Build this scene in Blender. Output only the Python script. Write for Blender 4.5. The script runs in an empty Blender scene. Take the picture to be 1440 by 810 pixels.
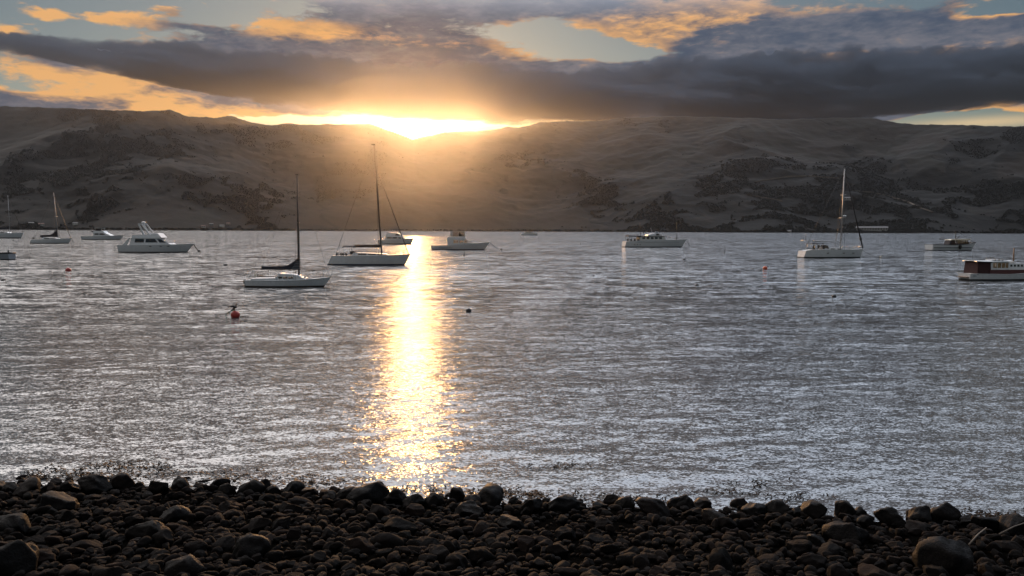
import bpy, math, random
import numpy as np
from mathutils import Vector, Matrix

R = math.radians
random.seed(7)
rng = np.random.default_rng(11)
sc = bpy.context.scene
col = sc.collection

# ------------------------------------------------------------------ camera
F = 1130.0            # focal length in pixels of the 1440 px wide photograph
CAM_H = 4.5
PITCH, ROLL = 4.10, 0.215
cam_d = bpy.data.cameras.new('camera')
cam_d.sensor_width = 36.0
cam_d.lens = 36.0 * F / 1440.0
cam_d.clip_start = 0.1
cam_d.clip_end = 40000
cam = bpy.data.objects.new('camera', cam_d)
col.objects.link(cam)
CROT = Matrix.Rotation(R(90 - PITCH), 3, 'X') @ Matrix.Rotation(R(ROLL), 3, 'Z')
cam.matrix_world = Matrix.Translation((0, 0, CAM_H)) @ CROT.to_4x4()
sc.camera = cam


def ray(px, py):
    v = CROT @ Vector(((px - 720) / F, -(py - 405) / F, -1.0))
    return v.normalized()


def azel(px, py):
    v = ray(px, py)
    return math.degrees(math.atan2(v.x, v.y)), math.degrees(math.asin(v.z))


def on_water(px, py, z=0.0):
    v = ray(px, py)
    t = (z - CAM_H) / v.z
    return Vector((v.x * t, v.y * t, z))


# ------------------------------------------------------------------ sun, sky, exposure
SUN_PX = (580, 173)
SUN_DIR = ray(*SUN_PX)
SUN_AZ, SUN_EL = azel(*SUN_PX)
SUN_STRENGTH = 2.6
SKY_STRENGTH = 0.05
HAZE_DENSITY = 2.2e-5
HAZE_G = 0.925
sl = bpy.data.lights.new('sun', 'SUN')
sl.energy = SUN_STRENGTH
sl.angle = R(0.5)
sl.color = (1.0, 0.52, 0.2)
sun = bpy.data.objects.new('sun', sl)
col.objects.link(sun)
sun.location = SUN_DIR * 300
sun.rotation_euler = SUN_DIR.to_track_quat('Z', 'Y').to_euler()

sc.view_settings.view_transform = 'Standard'
sc.view_settings.look = 'None'
sc.view_settings.gamma = 1.0
sc.view_settings.exposure = 0.0
sc.view_settings.use_curve_mapping = False
sc.render.engine = 'CYCLES'
sc.cycles.use_denoising = True
sc.cycles.max_bounces = 6
sc.cycles.transparent_max_bounces = 12
sc.cycles.sample_clamp_indirect = 4.0
sc.cycles.sample_clamp_direct = 30.0
sc.cycles.caustics_reflective = False
sc.cycles.caustics_refractive = False
sc.cycles.volume_bounces = 0


class NT:
    """Small helper round a node tree."""
    def __init__(self, tree):
        self.t = tree
        self.n = tree.nodes
        self.l = tree.links

    def put(self, sock, v):
        if hasattr(v, 'is_linked') or isinstance(v, bpy.types.NodeSocket):
            self.l.new(v, sock)
        elif v is not None:
            sock.default_value = v

    def node(self, typ, **kw):
        nd = self.n.new(typ)
        for k, v in kw.items():
            setattr(nd, k, v)
        return nd

    def m(self, op, a, b=None, c=None, clamp=False):
        nd = self.node('ShaderNodeMath', operation=op, use_clamp=clamp)
        for i, v in enumerate((a, b, c)):
            if v is not None:
                self.put(nd.inputs[i], v)
        return nd.outputs[0]

    def vm(self, op, a, b=None):
        nd = self.node('ShaderNodeVectorMath', operation=op)
        self.put(nd.inputs[0], a)
        if b is not None:
            if op == 'SCALE':
                self.put(nd.inputs['Scale'], b)
            else:
                self.put(nd.inputs[1], b)
        return nd.outputs['Value' if op in ('DOT_PRODUCT', 'LENGTH', 'DISTANCE') else 'Vector']

    def mix(self, f, a, b, blend='MIX'):
        nd = self.node('ShaderNodeMix', data_type='RGBA', blend_type=blend)
        self.put(nd.inputs[0], f)
        self.put(nd.inputs[6], a)
        self.put(nd.inputs[7], b)
        return nd.outputs[2]

    def noise(self, vec, scale, detail=4, rough=0.55, dist=0.0, out='Fac'):
        nd = self.node('ShaderNodeTexNoise')
        self.put(nd.inputs['Vector'], vec)
        self.put(nd.inputs['Scale'], scale)
        nd.inputs['Detail'].default_value = detail
        nd.inputs['Roughness'].default_value = rough
        nd.inputs['Distortion'].default_value = dist
        return nd.outputs['Fac' if out == 'Fac' else 'Color']

    def smooth(self, v, a, b, lo=0.0, hi=1.0):
        nd = self.node('ShaderNodeMapRange', interpolation_type='SMOOTHSTEP')
        self.put(nd.inputs[0], v)
        for i, q in enumerate((a, b, lo, hi)):
            nd.inputs[i + 1].default_value = q
        return nd.outputs[0]

    def comb(self, x, y, z):
        nd = self.node('ShaderNodeCombineXYZ')
        for i, q in enumerate((x, y, z)):
            self.put(nd.inputs[i], q)
        return nd.outputs[0]


def c4(c):
    return (c[0], c[1], c[2], 1.0)


world = bpy.data.worlds.new('World')
sc.world = world
world.use_nodes = True
W = NT(world.node_tree)
W.n.clear()
w_out = W.node('ShaderNodeOutputWorld')
gen = W.node('ShaderNodeTexCoord').outputs['Generated']
sep = W.node('ShaderNodeSeparateXYZ')
W.l.new(gen, sep.inputs[0])
X, Y, Z = sep.outputs
az = W.m('MULTIPLY', W.m('ARCTAN2', X, Y), 57.29578)
el = W.m('MULTIPLY', W.m('ARCSINE', Z), 57.29578)
P0 = W.comb(az, el, 0.0)
# cloud noise lives on the direction itself (no seam), flattened into banks
stretch = W.vm('MULTIPLY', gen, (7.0, 7.0, 24.0))
warp = W.vm('SUBTRACT', W.noise(stretch, 0.9, 4, 0.6, out='Color'), (0.5, 0.5, 0.5))
P = W.vm('ADD', P0, W.vm('MULTIPLY', warp, (9.0, 3.0, 0.0)))
n_big = W.noise(stretch, 0.55, 6, 0.62, 0.3)
n_tiny = W.noise(W.vm('ADD', stretch, (1.7, 0.4, 5.5)), 7.0, 4, 0.62, 0.4)
n_fine = W.noise(W.vm('ADD', stretch, (3.1, 7.7, 1.3)), 2.3, 5, 0.6, 0.2)


def blobs(vec, items):
    tot = None
    for (px, py, rx, ry, amp) in items:
        a, e = azel(px, py)
        inv = (1.0 / (rx * 0.0507), 1.0 / (ry * 0.0507), 0.0)
        q = W.vm('MULTIPLY', W.vm('SUBTRACT', vec, (a, e, 0.0)), inv)
        g = W.m('EXPONENT', W.m('MULTIPLY', W.vm('DOT_PRODUCT', q, q), -1.0))
        tot = W.m('MULTIPLY_ADD', g, amp, tot if tot is not None else 0.0)
    return tot


COVER = [
    (300, 98, 330, 34, 0.95), (560, 120, 260, 46, 1.0), (1050, 128, 470, 38, 1.15), (1070, 166, 240, 14, 1.6), (1340, 135, 200, 20, 0.4),
    (1230, 48, 290, 36, 1.45), (660, 6, 260, 26, 1.15), (440, 48, 150, 22, 0.8),
    (80, 144, 190, 17, 1.7), (165, 24, 42, 13, 0.75), (62, 18, 26, 9, 0.7), (2, 45, 34, 12, 0.6),
    (232, 14, 18, 7, 0.45), (950, 26, 110, 30, 0.7), (690, 75, 120, 26, 0.6),
    (842, 70, 100, 13, -1.3), (330, 30, 40, 10, -0.5), (250, 40, 60, 12, 0.35), (760, 46, 60, 12, -0.5), (700, 170, 170, 8, -1.3), (390, 168, 120, 7, -0.8),
    (1390, 172, 80, 6, -1.0), (1400, 6, 60, 10, -0.9), (120, 60, 160, 18, -0.5),
]
LIGHT = [
    (115, 116, 140, 20, 1.15), (440, 40, 90, 14, 0.9), (165, 18, 60, 16, 0.9), (60, 18, 50, 16, 0.9), (0, 42, 50, 14, 0.9),
    (950, 30, 120, 28, 0.75), (640, 68, 220, 12, 0.45), (1210, 88, 140, 8, 0.7), (690, 172, 210, 10, 1.3), (390, 166, 170, 10, 0.9),
    (1410, 158, 60, 16, 0.8), (760, 40, 60, 10, 0.6), (1390, 10, 80, 10, 0.7), (600, 150, 150, 24, 0.22),
    (230, 150, 40, 9, 0.8),
]
high = W.smooth(el, 15.5, 22.0)
dens = W.m('ADD', blobs(P, COVER), W.m('MULTIPLY', high, 0.7))
dens = W.m('MULTIPLY_ADD', W.m('SUBTRACT', n_big, 0.5), 1.25, dens)
dens = W.m('MULTIPLY_ADD', W.m('SUBTRACT', n_fine, 0.5), 0.8, dens)
dens = W.m('MULTIPLY_ADD', W.m('SUBTRACT', n_tiny, 0.5), 0.75, dens)
cover = W.smooth(dens, 0.28, 0.62)
thick = W.smooth(dens, 0.42, 0.95)
lit = W.m('MULTIPLY_ADD', W.m('SUBTRACT', n_fine, 0.5), 1.5, blobs(P, LIGHT))
lit = W.m('MULTIPLY_ADD', W.m('SUBTRACT', 1.0, thick), 0.42, lit)
lit = W.m('MULTIPLY_ADD', W.m('SUBTRACT', n_tiny, 0.5), 1.1, lit)
lit = W.smooth(lit, 0.25, 1.05)
# angle from the sun
cs = W.vm('DOT_PRODUCT', gen, tuple(SUN_DIR))
ang = W.m('MULTIPLY', W.m('ARCCOSINE', W.m('MINIMUM', cs, 1.0)), 57.29578)
near = W.m('EXPONENT', W.m('MULTIPLY', W.m('POWER', W.m('DIVIDE', ang, 9.0), 1.3), -1.0))
dark_c = W.mix(near, c4((0.055, 0.078, 0.122)), c4((0.04, 0.042, 0.062)))
dark_c = W.mix(W.smooth(W.m('MULTIPLY_ADD', n_tiny, 0.5, n_fine), 0.55, 1.0), dark_c, W.mix(0.55, dark_c, c4((0.26, 0.24, 0.25))))
lit_c = W.mix(near, c4((0.80, 0.42, 0.15)), c4((0.75, 0.34, 0.09)))
cloud = W.mix(lit, dark_c, lit_c)
# unseen cloud overhead, added bright ahead and to the left to lift the water
over_c = W.mix(thick, c4((4.3, 4.4, 4.6)), c4((3.7, 3.85, 4.1)))
over_c = W.vm('SCALE', over_c, W.smooth(ang, 26.0, 75.0, 1.0, 0.09))
over_c = W.mix(1.0, over_c, W.mix(W.smooth(az, -28.0, 22.0), c4((1.6, 1.44, 1.32)), c4((0.86, 0.93, 1.04))), 'MULTIPLY')
cloud = W.mix(W.smooth(el, 13.5, 30.0), cloud, over_c)
sky = W.node('ShaderNodeTexSky', sky_type='NISHITA')
sky.sun_disc = False
sky.sun_elevation = R(SUN_EL)
sky.sun_rotation = R(SUN_AZ)
sky.air_density = 1.0
sky.dust_density = 0.4
sky.ozone_density = 1.5
bg_sky = W.node('ShaderNodeBackground')
W.l.new(sky.outputs[0], bg_sky.inputs[0])
bg_sky.inputs[1].default_value = SKY_STRENGTH
# burning strip of open sky between the ridge and the cloud base, brightest round the sun
strip = blobs(P0, [(690, 172, 190, 9, 1.0), (400, 168, 150, 8, 0.55), (1385, 172, 90, 7, 0.45), (583, 178, 60, 10, 1.5)])
glow = W.m('MULTIPLY', W.m('EXPONENT', W.m('MULTIPLY', W.m('POWER', W.m('DIVIDE', ang, 0.45), 1.2), -1.0)), 12.0)
bg_glow = W.node('ShaderNodeBackground')
W.put(bg_glow.inputs[0], W.mix(W.smooth(ang, 0.3, 4.0), c4((1.0, 0.82, 0.5)), c4((1.0, 0.56, 0.17))))
W.put(bg_glow.inputs[1], W.m('ADD', glow, W.m('MULTIPLY', strip, W.m('SUBTRACT', 1.0, W.m('MULTIPLY', cover, 0.8)))))
bg_cloud = W.node('ShaderNodeBackground')
W.l.new(cloud, bg_cloud.inputs[0])
mx = W.node('ShaderNodeMixShader')
W.l.new(cover, mx.inputs[0])
W.l.new(bg_sky.outputs[0], mx.inputs[1])
W.l.new(bg_cloud.outputs[0], mx.inputs[2])
ad = W.node('ShaderNodeAddShader')
W.l.new(mx.outputs[0], ad.inputs[0])
W.l.new(bg_glow.outputs[0], ad.inputs[1])
W.l.new(ad.outputs[0], w_out.inputs[0])


# ------------------------------------------------------------------ helpers
def perlin(x, y, seed=0):
    x = np.asarray(x, float); y = np.asarray(y, float)
    xi = np.floor(x).astype(np.int64); yi = np.floor(y).astype(np.int64)
    xf = x - xi; yf = y - yi

    def grad(ix, iy):
        h = (ix * 374761393 + iy * 668265263 + seed * 1442695041) & 0xffffffff
        h = ((h ^ (h >> 13)) * 1274126177) & 0xffffffff
        h = h ^ (h >> 16)
        a = (h & 0xffff) / 65536.0 * 2 * np.pi
        return np.cos(a), np.sin(a)
    u = xf * xf * xf * (xf * (xf * 6 - 15) + 10)
    v = yf * yf * yf * (yf * (yf * 6 - 15) + 10)
    r = []
    for dy in (0, 1):
        for dx in (0, 1):
            gx, gy = grad(xi + dx, yi + dy)
            r.append(gx * (xf - dx) + gy * (yf - dy))
    return ((r[0] * (1 - u) + r[1] * u) * (1 - v) + (r[2] * (1 - u) + r[3] * u) * v) * 1.5


def fbm(x, y, seed=0, oct=4, gain=0.5):
    t = 0; a = 1.0; f = 1.0
    for i in range(oct):
        t = t + a * perlin(x * f, y * f, seed + i * 17)
        a *= gain; f *= 2.03
    return t


def mesh_from(name, v, f, smooth=False):
    me = bpy.data.meshes.new(name)
    me.from_pydata([tuple(p) for p in v], [], [tuple(q) for q in f])
    me.update()
    if smooth:
        me.polygons.foreach_set('use_smooth', [True] * len(me.polygons))
    return me


def mesh_quads(name, v, q, smooth=True):
    """Fast mesh from numpy arrays: v (n,3), q (m,k) faces all of k corners."""
    me = bpy.data.meshes.new(name)
    k = q.shape[1]
    me.vertices.add(len(v)); me.vertices.foreach_set('co', v.astype(np.float32).ravel())
    me.loops.add(q.size); me.loops.foreach_set('vertex_index', q.astype(np.int32).ravel())
    me.polygons.add(len(q))
    me.polygons.foreach_set('loop_start', np.arange(0, q.size, k, dtype=np.int32))
    me.polygons.foreach_set('loop_total', np.full(len(q), k, dtype=np.int32))
    me.update(calc_edges=True)
    if smooth:
        me.polygons.foreach_set('use_smooth', np.ones(len(q), dtype=bool))
    return me


def link(name, me, mat=None, parent=None):
    o = bpy.data.objects.new(name, me)
    col.objects.link(o)
    if mat is not None:
        if len(me.materials) == 0:
            me.materials.append(mat)
    if parent is not None:
        o.parent = parent
    return o


def tag(o, label=None, cat=None, group=None, kind=None):
    if label: o['label'] = label
    if cat: o['category'] = cat
    if group: o['group'] = group
    if kind: o['kind'] = kind
    return o


def thing(name, label, cat, loc, rz=0.0, group=None):
    o = bpy.data.objects.new(name, None)
    col.objects.link(o)
    o.empty_display_size = 0.3
    o.location = loc
    o.rotation_euler = (0, 0, rz)
    return tag(o, label, cat, group)


class MB:
    """Collects shapes into one mesh."""
    def __init__(self):
        self.v = []; self.f = []; self.sm = []

    def add(self, v, f, smooth=False):
        b = len(self.v)
        self.v += [tuple(p) for p in v]
        for q in f:
            self.f.append(tuple(i + b for i in q)); self.sm.append(smooth)
        return self

    def box(self, x0, x1, y0, y1, z0, z1):
        v = [(x, y, z) for z in (z0, z1) for y in (y0, y1) for x in (x0, x1)]
        return self.add(v, [(0, 2, 3, 1), (4, 5, 7, 6), (0, 1, 5, 4), (2, 6, 7, 3), (0, 4, 6, 2), (1, 3, 7, 5)])

    def tube(self, pts, r, n=8, r2=None):
        pts = [Vector(p) for p in pts]
        v = []; f = []
        m = len(pts)
        for i, p in enumerate(pts):
            d = (pts[min(i + 1, m - 1)] - pts[max(i - 1, 0)]).normalized()
            a = d.cross(Vector((0, 0, 1)) if abs(d.z) < 0.9 else Vector((1, 0, 0))).normalized()
            b = d.cross(a)
            rr = r if r2 is None else r + (r2 - r) * i / (m - 1)
            for k in range(n):
                t = 2 * math.pi * k / n
                v.append(p + (a * math.cos(t) + b * math.sin(t)) * rr)
        for i in range(m - 1):
            for k in range(n):
                f.append((i * n + k, i * n + (k + 1) % n, (i + 1) * n + (k + 1) % n, (i + 1) * n + k))
        f.append(tuple(range(n))[::-1]); f.append(tuple((m - 1) * n + k for k in range(n)))
        return self.add(v, f, True)

    def prism(self, prof, wb, wt=None, y0=0.0):
        """Side profile [(x,z)] closed polygon, extruded across; half width wb at its lowest z, wt at its top."""
        wt = wb if wt is None else wt
        zs = [p[1] for p in prof]; z0, z1 = min(zs), max(zs)
        n = len(prof); v = []
        for s in (-1, 1):
            for (x, z) in prof:
                w = wb + (wt - wb) * (z - z0) / max(z1 - z0, 1e-6)
                v.append((x, y0 + s * w, z))
        f = [tuple(range(n)), tuple(range(2 * n - 1, n - 1, -1))]
        for i in range(n):
            j = (i + 1) % n
            f.append((j, i, n + i, n + j))
        return self.add(v, f)

    def panel(self, prof, wf, side, th=0.02):
        """Flat pane of outline prof [(x,z)] lying on the side surface y = side*wf(z), th proud."""
        n = len(prof)
        v = [(x, side * (wf(z) - 0.012), z) for x, z in prof] + [(x, side * (wf(z) + th), z) for x, z in prof]
        f = [tuple(range(n)), tuple(range(2 * n - 1, n - 1, -1))]
        for i in range(n):
            j = (i + 1) % n
            f.append((j, i, n + i, n + j))
        return self.add(v, f)

    def sheet(self, pts_rows, th):
        """Rows of points -> a bent sheet with thickness th (in z)."""
        r = len(pts_rows); c = len(pts_rows[0])
        v = [p for row in pts_rows for p in row] + [(p[0], p[1], p[2] - th) for row in pts_rows for p in row]
        o = r * c; f = []
        for i in range(r - 1):
            for j in range(c - 1):
                a = i * c + j
                f.append((a, a + 1, a + c + 1, a + c)); f.append((o + a, o + a + c, o + a + c + 1, o + a + 1))
        for i in range(r - 1):
            for j in (0, c - 1):
                a = i * c + j
                f.append((a, a + c, o + a + c, o + a))
        for j in range(c - 1):
            for i in (0, r - 1):
                a = i * c + j
                f.append((a, a + 1, o + a + 1, o + a))
        return self.add(v, f, True)

    def ball(self, c, rx, ry=None, rz=None, n=12, m=8):
        ry = rx if ry is None else ry; rz = rx if rz is None else rz
        v = [(c[0], c[1], c[2] - rz)]
        for i in range(1, m):
            t = math.pi * i / m
            for k in range(n):
                p = 2 * math.pi * k / n
                v.append((c[0] + rx * math.sin(t) * math.cos(p), c[1] + ry * math.sin(t) * math.sin(p), c[2] - rz * math.cos(t)))
        v.append((c[0], c[1], c[2] + rz))
        f = []
        for k in range(n):
            f.append((0, 1 + (k + 1) % n, 1 + k))
            f.append((len(v) - 1, 1 + (m - 2) * n + k, 1 + (m - 2) * n + (k + 1) % n))
        for i in range(m - 2):
            for k in range(n):
                a = 1 + i * n
                f.append((a + k, a + (k + 1) % n, a + n + (k + 1) % n, a + n + k))
        return self.add(v, f, True)

    def build(self, name, mat, parent=None):
        me = mesh_from(name, self.v, self.f)
        me.polygons.foreach_set('use_smooth', self.sm)
        return link(name, me, mat, parent)


# ------------------------------------------------------------------ materials
def principled(name):
    m = bpy.data.materials.new(name)
    m.use_nodes = True
    T = NT(m.node_tree)
    return m, T, T.n['Principled BSDF']


def paint(name, colr, rough=0.4, var=0.15, scale=2.5, spec=0.5, metal=0.0, bump=0.0):
    """Solid finish with faint weathering: blotches and vertical streaks."""
    m, T, b = principled(name)
    tc = T.node('ShaderNodeTexCoord').outputs['Object']
    n1 = T.noise(tc, scale, 5, 0.6)
    n2 = T.noise(T.vm('MULTIPLY', tc, (3.0, 3.0, 0.4)), scale * 2, 3, 0.6)
    k = T.m('MULTIPLY', T.smooth(T.m('ADD', n1, n2), 0.7, 1.35), var)
    T.put(b.inputs['Base Color'], T.mix(k, c4(colr), c4([c * 0.45 for c in colr])))
    T.put(b.inputs['Roughness'], T.m('MULTIPLY_ADD', n1, 0.25, max(rough - 0.12, 0.02)))
    b.inputs['Metallic'].default_value = metal
    b.inputs['Specular IOR Level'].default_value = spec
    if bump:
        bp = T.node('ShaderNodeBump')
        bp.inputs['Strength'].default_value = bump
        bp.inputs['Distance'].default_value = 0.02
        T.l.new(T.noise(tc, scale * 6, 4), bp.inputs['Height'])
        T.l.new(bp.outputs[0], b.inputs['Normal'])
    return m


def clear_glass(name, tint, alpha):
    m = bpy.data.materials.new(name); m.use_nodes = True
    T = NT(m.node_tree); T.n.clear()
    out = T.node('ShaderNodeOutputMaterial')
    tr = T.node('ShaderNodeBsdfTransparent'); tr.inputs[0].default_value = c4(tint)
    gl = T.node('ShaderNodeBsdfGlossy'); gl.inputs['Roughness'].default_value = 0.05
    fr = T.node('ShaderNodeFresnel'); fr.inputs[0].default_value = 1.5
    mxs = T.node('ShaderNodeMixShader')
    T.l.new(T.m('ADD', fr.outputs[0], alpha, clamp=True), mxs.inputs[0])
    T.l.new(tr.outputs[0], mxs.inputs[1]); T.l.new(gl.outputs[0], mxs.inputs[2])
    T.l.new(mxs.outputs[0], out.inputs[0])
    return m


M = {
    'white': paint('white_gelcoat', (0.62, 0.64, 0.66), 0.35, 0.3),
    'offwhite': paint('offwhite_paint', (0.52, 0.52, 0.5), 0.45, 0.35),
    'cream': paint('cream_paint', (0.55, 0.5, 0.4), 0.45, 0.3),
    'greypaint': paint('grey_paint', (0.24, 0.26, 0.29), 0.45, 0.3),
    'anti': paint('antifouling', (0.018, 0.016, 0.018), 0.7, 0.3),
    'navy': paint('navy_stripe', (0.015, 0.02, 0.05), 0.35),
    'canvas': paint('dark_canvas', (0.022, 0.022, 0.03), 0.85, 0.4, 5, bump=0.3),
    'brown_canvas': paint('brown_canvas', (0.045, 0.025, 0.02), 0.85, 0.4, 5, bump=0.3),
    'red': paint('maroon_paint', (0.06, 0.008, 0.010), 0.4, 0.3),
    'redcanvas': paint('maroon_canvas', (0.034, 0.008, 0.009), 0.85, 0.3, 4, bump=0.3),
    'alu': paint('aluminium', (0.34, 0.34, 0.35), 0.4, 0.2, metal=0.6),
    'darkmast': paint('dark_mast', (0.045, 0.042, 0.042), 0.5, 0.2),
    'steel': paint('stainless', (0.5, 0.5, 0.5), 0.25, 0.1, metal=0.9),
    'wire': paint('rigging_wire', (0.05, 0.05, 0.05), 0.5),
    'glass': paint('dark_glass', (0.012, 0.014, 0.018), 0.12, 0.0, spec=0.6),
    'teak': paint('teak', (0.16, 0.085, 0.04), 0.6, 0.4, 6),
    'black': paint('black_rubber', (0.012, 0.012, 0.012), 0.7),
    'rope': paint('wet_rope', (0.035, 0.032, 0.028), 0.9),
    'greenrope': paint('green_rope', (0.01, 0.05, 0.03), 0.9),
    'buoyred': paint('buoy_red', (0.36, 0.028, 0.022), 0.5, 0.4, 6),
    'buoyorange': paint('buoy_orange', (0.5, 0.08, 0.03), 0.5, 0.4, 6),
    'buoydark': paint('buoy_dark', (0.02, 0.02, 0.02), 0.6, 0.4, 6),
    'buoywhite': paint('buoy_white', (0.5, 0.5, 0.48), 0.5, 0.4, 6),
    'feather': paint('black_feather', (0.008, 0.008, 0.01), 0.6, 0.3, 20),
    'pale_wall': paint('pale_wall', (0.24, 0.24, 0.235), 0.7, 0.2, 0.2),
    'roofgrey': paint('grey_roof', (0.16, 0.16, 0.17), 0.7, 0.2, 0.2),
    'roofred': paint('rust_roof', (0.14, 0.06, 0.045), 0.7, 0.2, 0.2),
}
CLEAR = clear_glass('clear_glass', (0.85, 0.8, 0.75), 0.03)


# ------------------------------------------------------------------ water
def water_material():
    m, T, b = principled('sea_water')
    geo = T.node('ShaderNodeNewGeometry')
    pos = geo.outputs['Position']
    dist = T.vm('LENGTH', T.vm('MULTIPLY', pos, (1.0, 1.0, 0.0)))
    mp = T.node('ShaderNodeMapping')
    T.l.new(pos, mp.inputs['Vector'])
    mp.inputs['Rotation'].default_value = (0, 0, R(9))
    mp.inputs['Scale'].default_value = (0.42, 1.0, 1.0)
    q = mp.outputs[0]
    far = T.smooth(dist, 25.0, 90.0)
    # wind patches: rougher and smoother lanes on the surface
    lane = T.noise(T.vm('MULTIPLY', pos, (0.012, 0.035, 0.0)), 1.0, 4, 0.6, 0.5)
    lane = T.smooth(lane, 0.3, 0.72, 0.7, 1.25)
    slope = None
    for scale, amp_near, amp_far, det in ((38.0, 0.75, 0.7, 1.0), (11.0, 0.42, 1.0, 1.0), (3.0, 0.2, 1.1, 1.5), (0.7, 0.07, 0.75, 1.0)):
        n = T.vm('SUBTRACT', T.noise(q, scale, det, 0.55, 0.0, 'Color'), (0.5, 0.5, 0.5))
        a = T.m('MULTIPLY_ADD', far, amp_far - amp_near, amp_near)
        n = T.vm('SCALE', n, T.m('MULTIPLY', a, lane))
        slope = n if slope is None else T.vm('ADD', slope, n)
    slope = T.vm('MULTIPLY', slope, (0.9, 1.0, 0.0))
    nrm = T.vm('NORMALIZE', T.vm('ADD', geo.outputs['Normal'], slope))
    T.l.new(nrm, b.inputs['Normal'])
    b.inputs['Base Color'].default_value = (0.07, 0.075, 0.08, 1)
    b.inputs['Roughness'].default_value = 0.07
    b.inputs['IOR'].default_value = 1.45
    return m


def build_water():
    ys = [7.0]
    while ys[-1] < 6500:
        y = ys[-1]
        ys.append(y + max(0.045, 0.0042 * y if y < 60 else 0.0042 * 60 * (y / 60) ** 1.9))
    ys = np.array(ys)
    nx = 760
    t = np.linspace(-1, 1, nx)
    Yg, Tg = np.meshgrid(ys, t, indexing='ij')
    Xg = Tg * (14 + 0.85 * Yg)
    dy = np.gradient(ys)[:, None]
    dx = (2.0 / nx) * (14 + 0.85 * Yg)
    step = np.maximum(dy, dx)
    Zg = np.zeros_like(Xg)
    r2 = np.random.default_rng(5)
    for i in range(110):
        lam = 0.2 * (9 ** r2.random()) if i < 90 else 2.0 + 4.0 * r2.random()
        th = R(-90 + 9) + r2.normal(0, 0.34)
        k = 2 * np.pi / lam
        s = 0.0098 * (0.75 + 0.5 * r2.random()) * (1.0 if lam < 0.8 else (0.8 / lam) ** 0.5)
        a = s / k * np.exp(-(step * k / 2.0) ** 2)
        ph = k * (np.cos(th) * Xg + np.sin(th) * Yg) + r2.random() * 6.28
        Zg += a * np.sin(ph)
    # wave groups
    g = 0.75 + 0.6 * fbm(Xg * 0.16, Yg * 0.22, 3, 2)
    Zg *= np.clip(g, 0.2, 1.6)
    v = np.stack([Xg, Yg, Zg], -1).reshape(-1, 3)
    ny = len(ys)
    idx = np.arange(ny * nx).reshape(ny, nx)
    q = np.stack([idx[:-1, :-1], idx[:-1, 1:], idx[1:, 1:], idx[1:, :-1]], -1).reshape(-1, 4)
    o = link('water', mesh_quads('water', v, q), water_material())
    tag(o, 'rippled grey harbour water with the low sun glittering on it', 'water', kind='structure')


build_water()

# ------------------------------------------------------------------ hills
RIDGE = [(-260, 150), (-100, 148), (0, 149), (100, 152), (200, 156), (238, 154), (262, 163), (300, 165), (326, 163), (350, 171), (380, 176),
         (405, 173), (430, 175), (520, 174), (532, 178), (546, 183), (562, 190), (580, 196), (600, 192), (628, 186),
         (680, 184), (700, 181), (715, 178), (730, 179), (760, 172), (790, 170), (840, 170), (870, 166), (940, 163),
         (1000, 164), (1060, 166), (1100, 168), (1180, 165), (1230, 166), (1262, 172), (1290, 175), (1340, 175),
         (1440, 178), (1560, 184), (1720, 195)]
_ra = np.array([azel(x, y) for x, y in RIDGE])


def crest_dist(a):
    return 4300 + 260 * np.sin(a * 0.11 + 0.6) + 120 * np.sin(a * 0.31)


def shore_dist(a):
    return 2850 + 130 * np.sin(a * 0.16 + 2.0) + 60 * perlin(a * 0.25, a * 0 + 3.3, 21)


def hill_height(a, r):
    """Height at azimuth a (degrees) and distance r from the viewpoint."""
    e = np.interp(a, _ra[:, 0], _ra[:, 1])
    D, S = crest_dist(a), shore_dist(a)
    hc = CAM_H + D * np.tan(np.radians(e))
    u = (r - S) / (D - S)
    x = r * np.sin(np.radians(a)); y = r * np.cos(np.radians(a))
    uu = np.clip(u, 0, 1)
    base = 0.25 * uu + 0.75 * uu ** 1.25
    back = np.clip(1 - 0.55 * (u - 1), 0.2, 1)
    spur = 1 - np.abs(perlin(x / 620.0 + 0.3 * perlin(x / 300, y / 300, 9), y / 1500.0, 4)) * 2.0
    n = 0.42 * (spur - 0.4) + 0.22 * fbm(x / 520.0, y / 520.0, 2, 5)
    env = np.sin(np.pi * np.clip(u, 0, 1)) ** 0.8
    h = hc * np.where(u < 1, base, back) + 70 * n * env * np.clip(hc / 450, 0.5, 1.5)
    h = h + 3.0 * fbm(x / 60.0, y / 60.0, 33, 3) * np.clip(u * 4, 0, 1)
    return np.where(u < 0, u * 60.0, np.maximum(h, 0.2 + uu * 30))


def bushiness(a, r):
    """How wooded the hill is: gullies and the lower right slopes most."""
    x = r * np.sin(np.radians(a)); y = r * np.cos(np.radians(a))
    S, D = shore_dist(a), crest_dist(a)
    u = np.clip((r - S) / (D - S), 0, 1.2)
    w = fbm(x / 480.0, y / 900.0, 71, 5)
    right = np.clip((a - 5) / 12, 0, 1)
    left = np.clip((-a - 6) / 12, 0, 1)
    w = w + 0.42 * right * np.clip(1.1 - u * 1.5, -0.3, 1) - 0.04 * (1 - right) + 0.34 * left + 0.3 * np.clip(1 - u * 14, 0, 1)
    # gully scrub and shelter belts running down the spurs
    w = w + 0.30 * np.clip(1 - np.abs(perlin(x / 210.0 + 0.4 * perlin(x / 90, y / 90, 41), y / 700.0, 15)) * 6.0, 0, 1)
    return w


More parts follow.
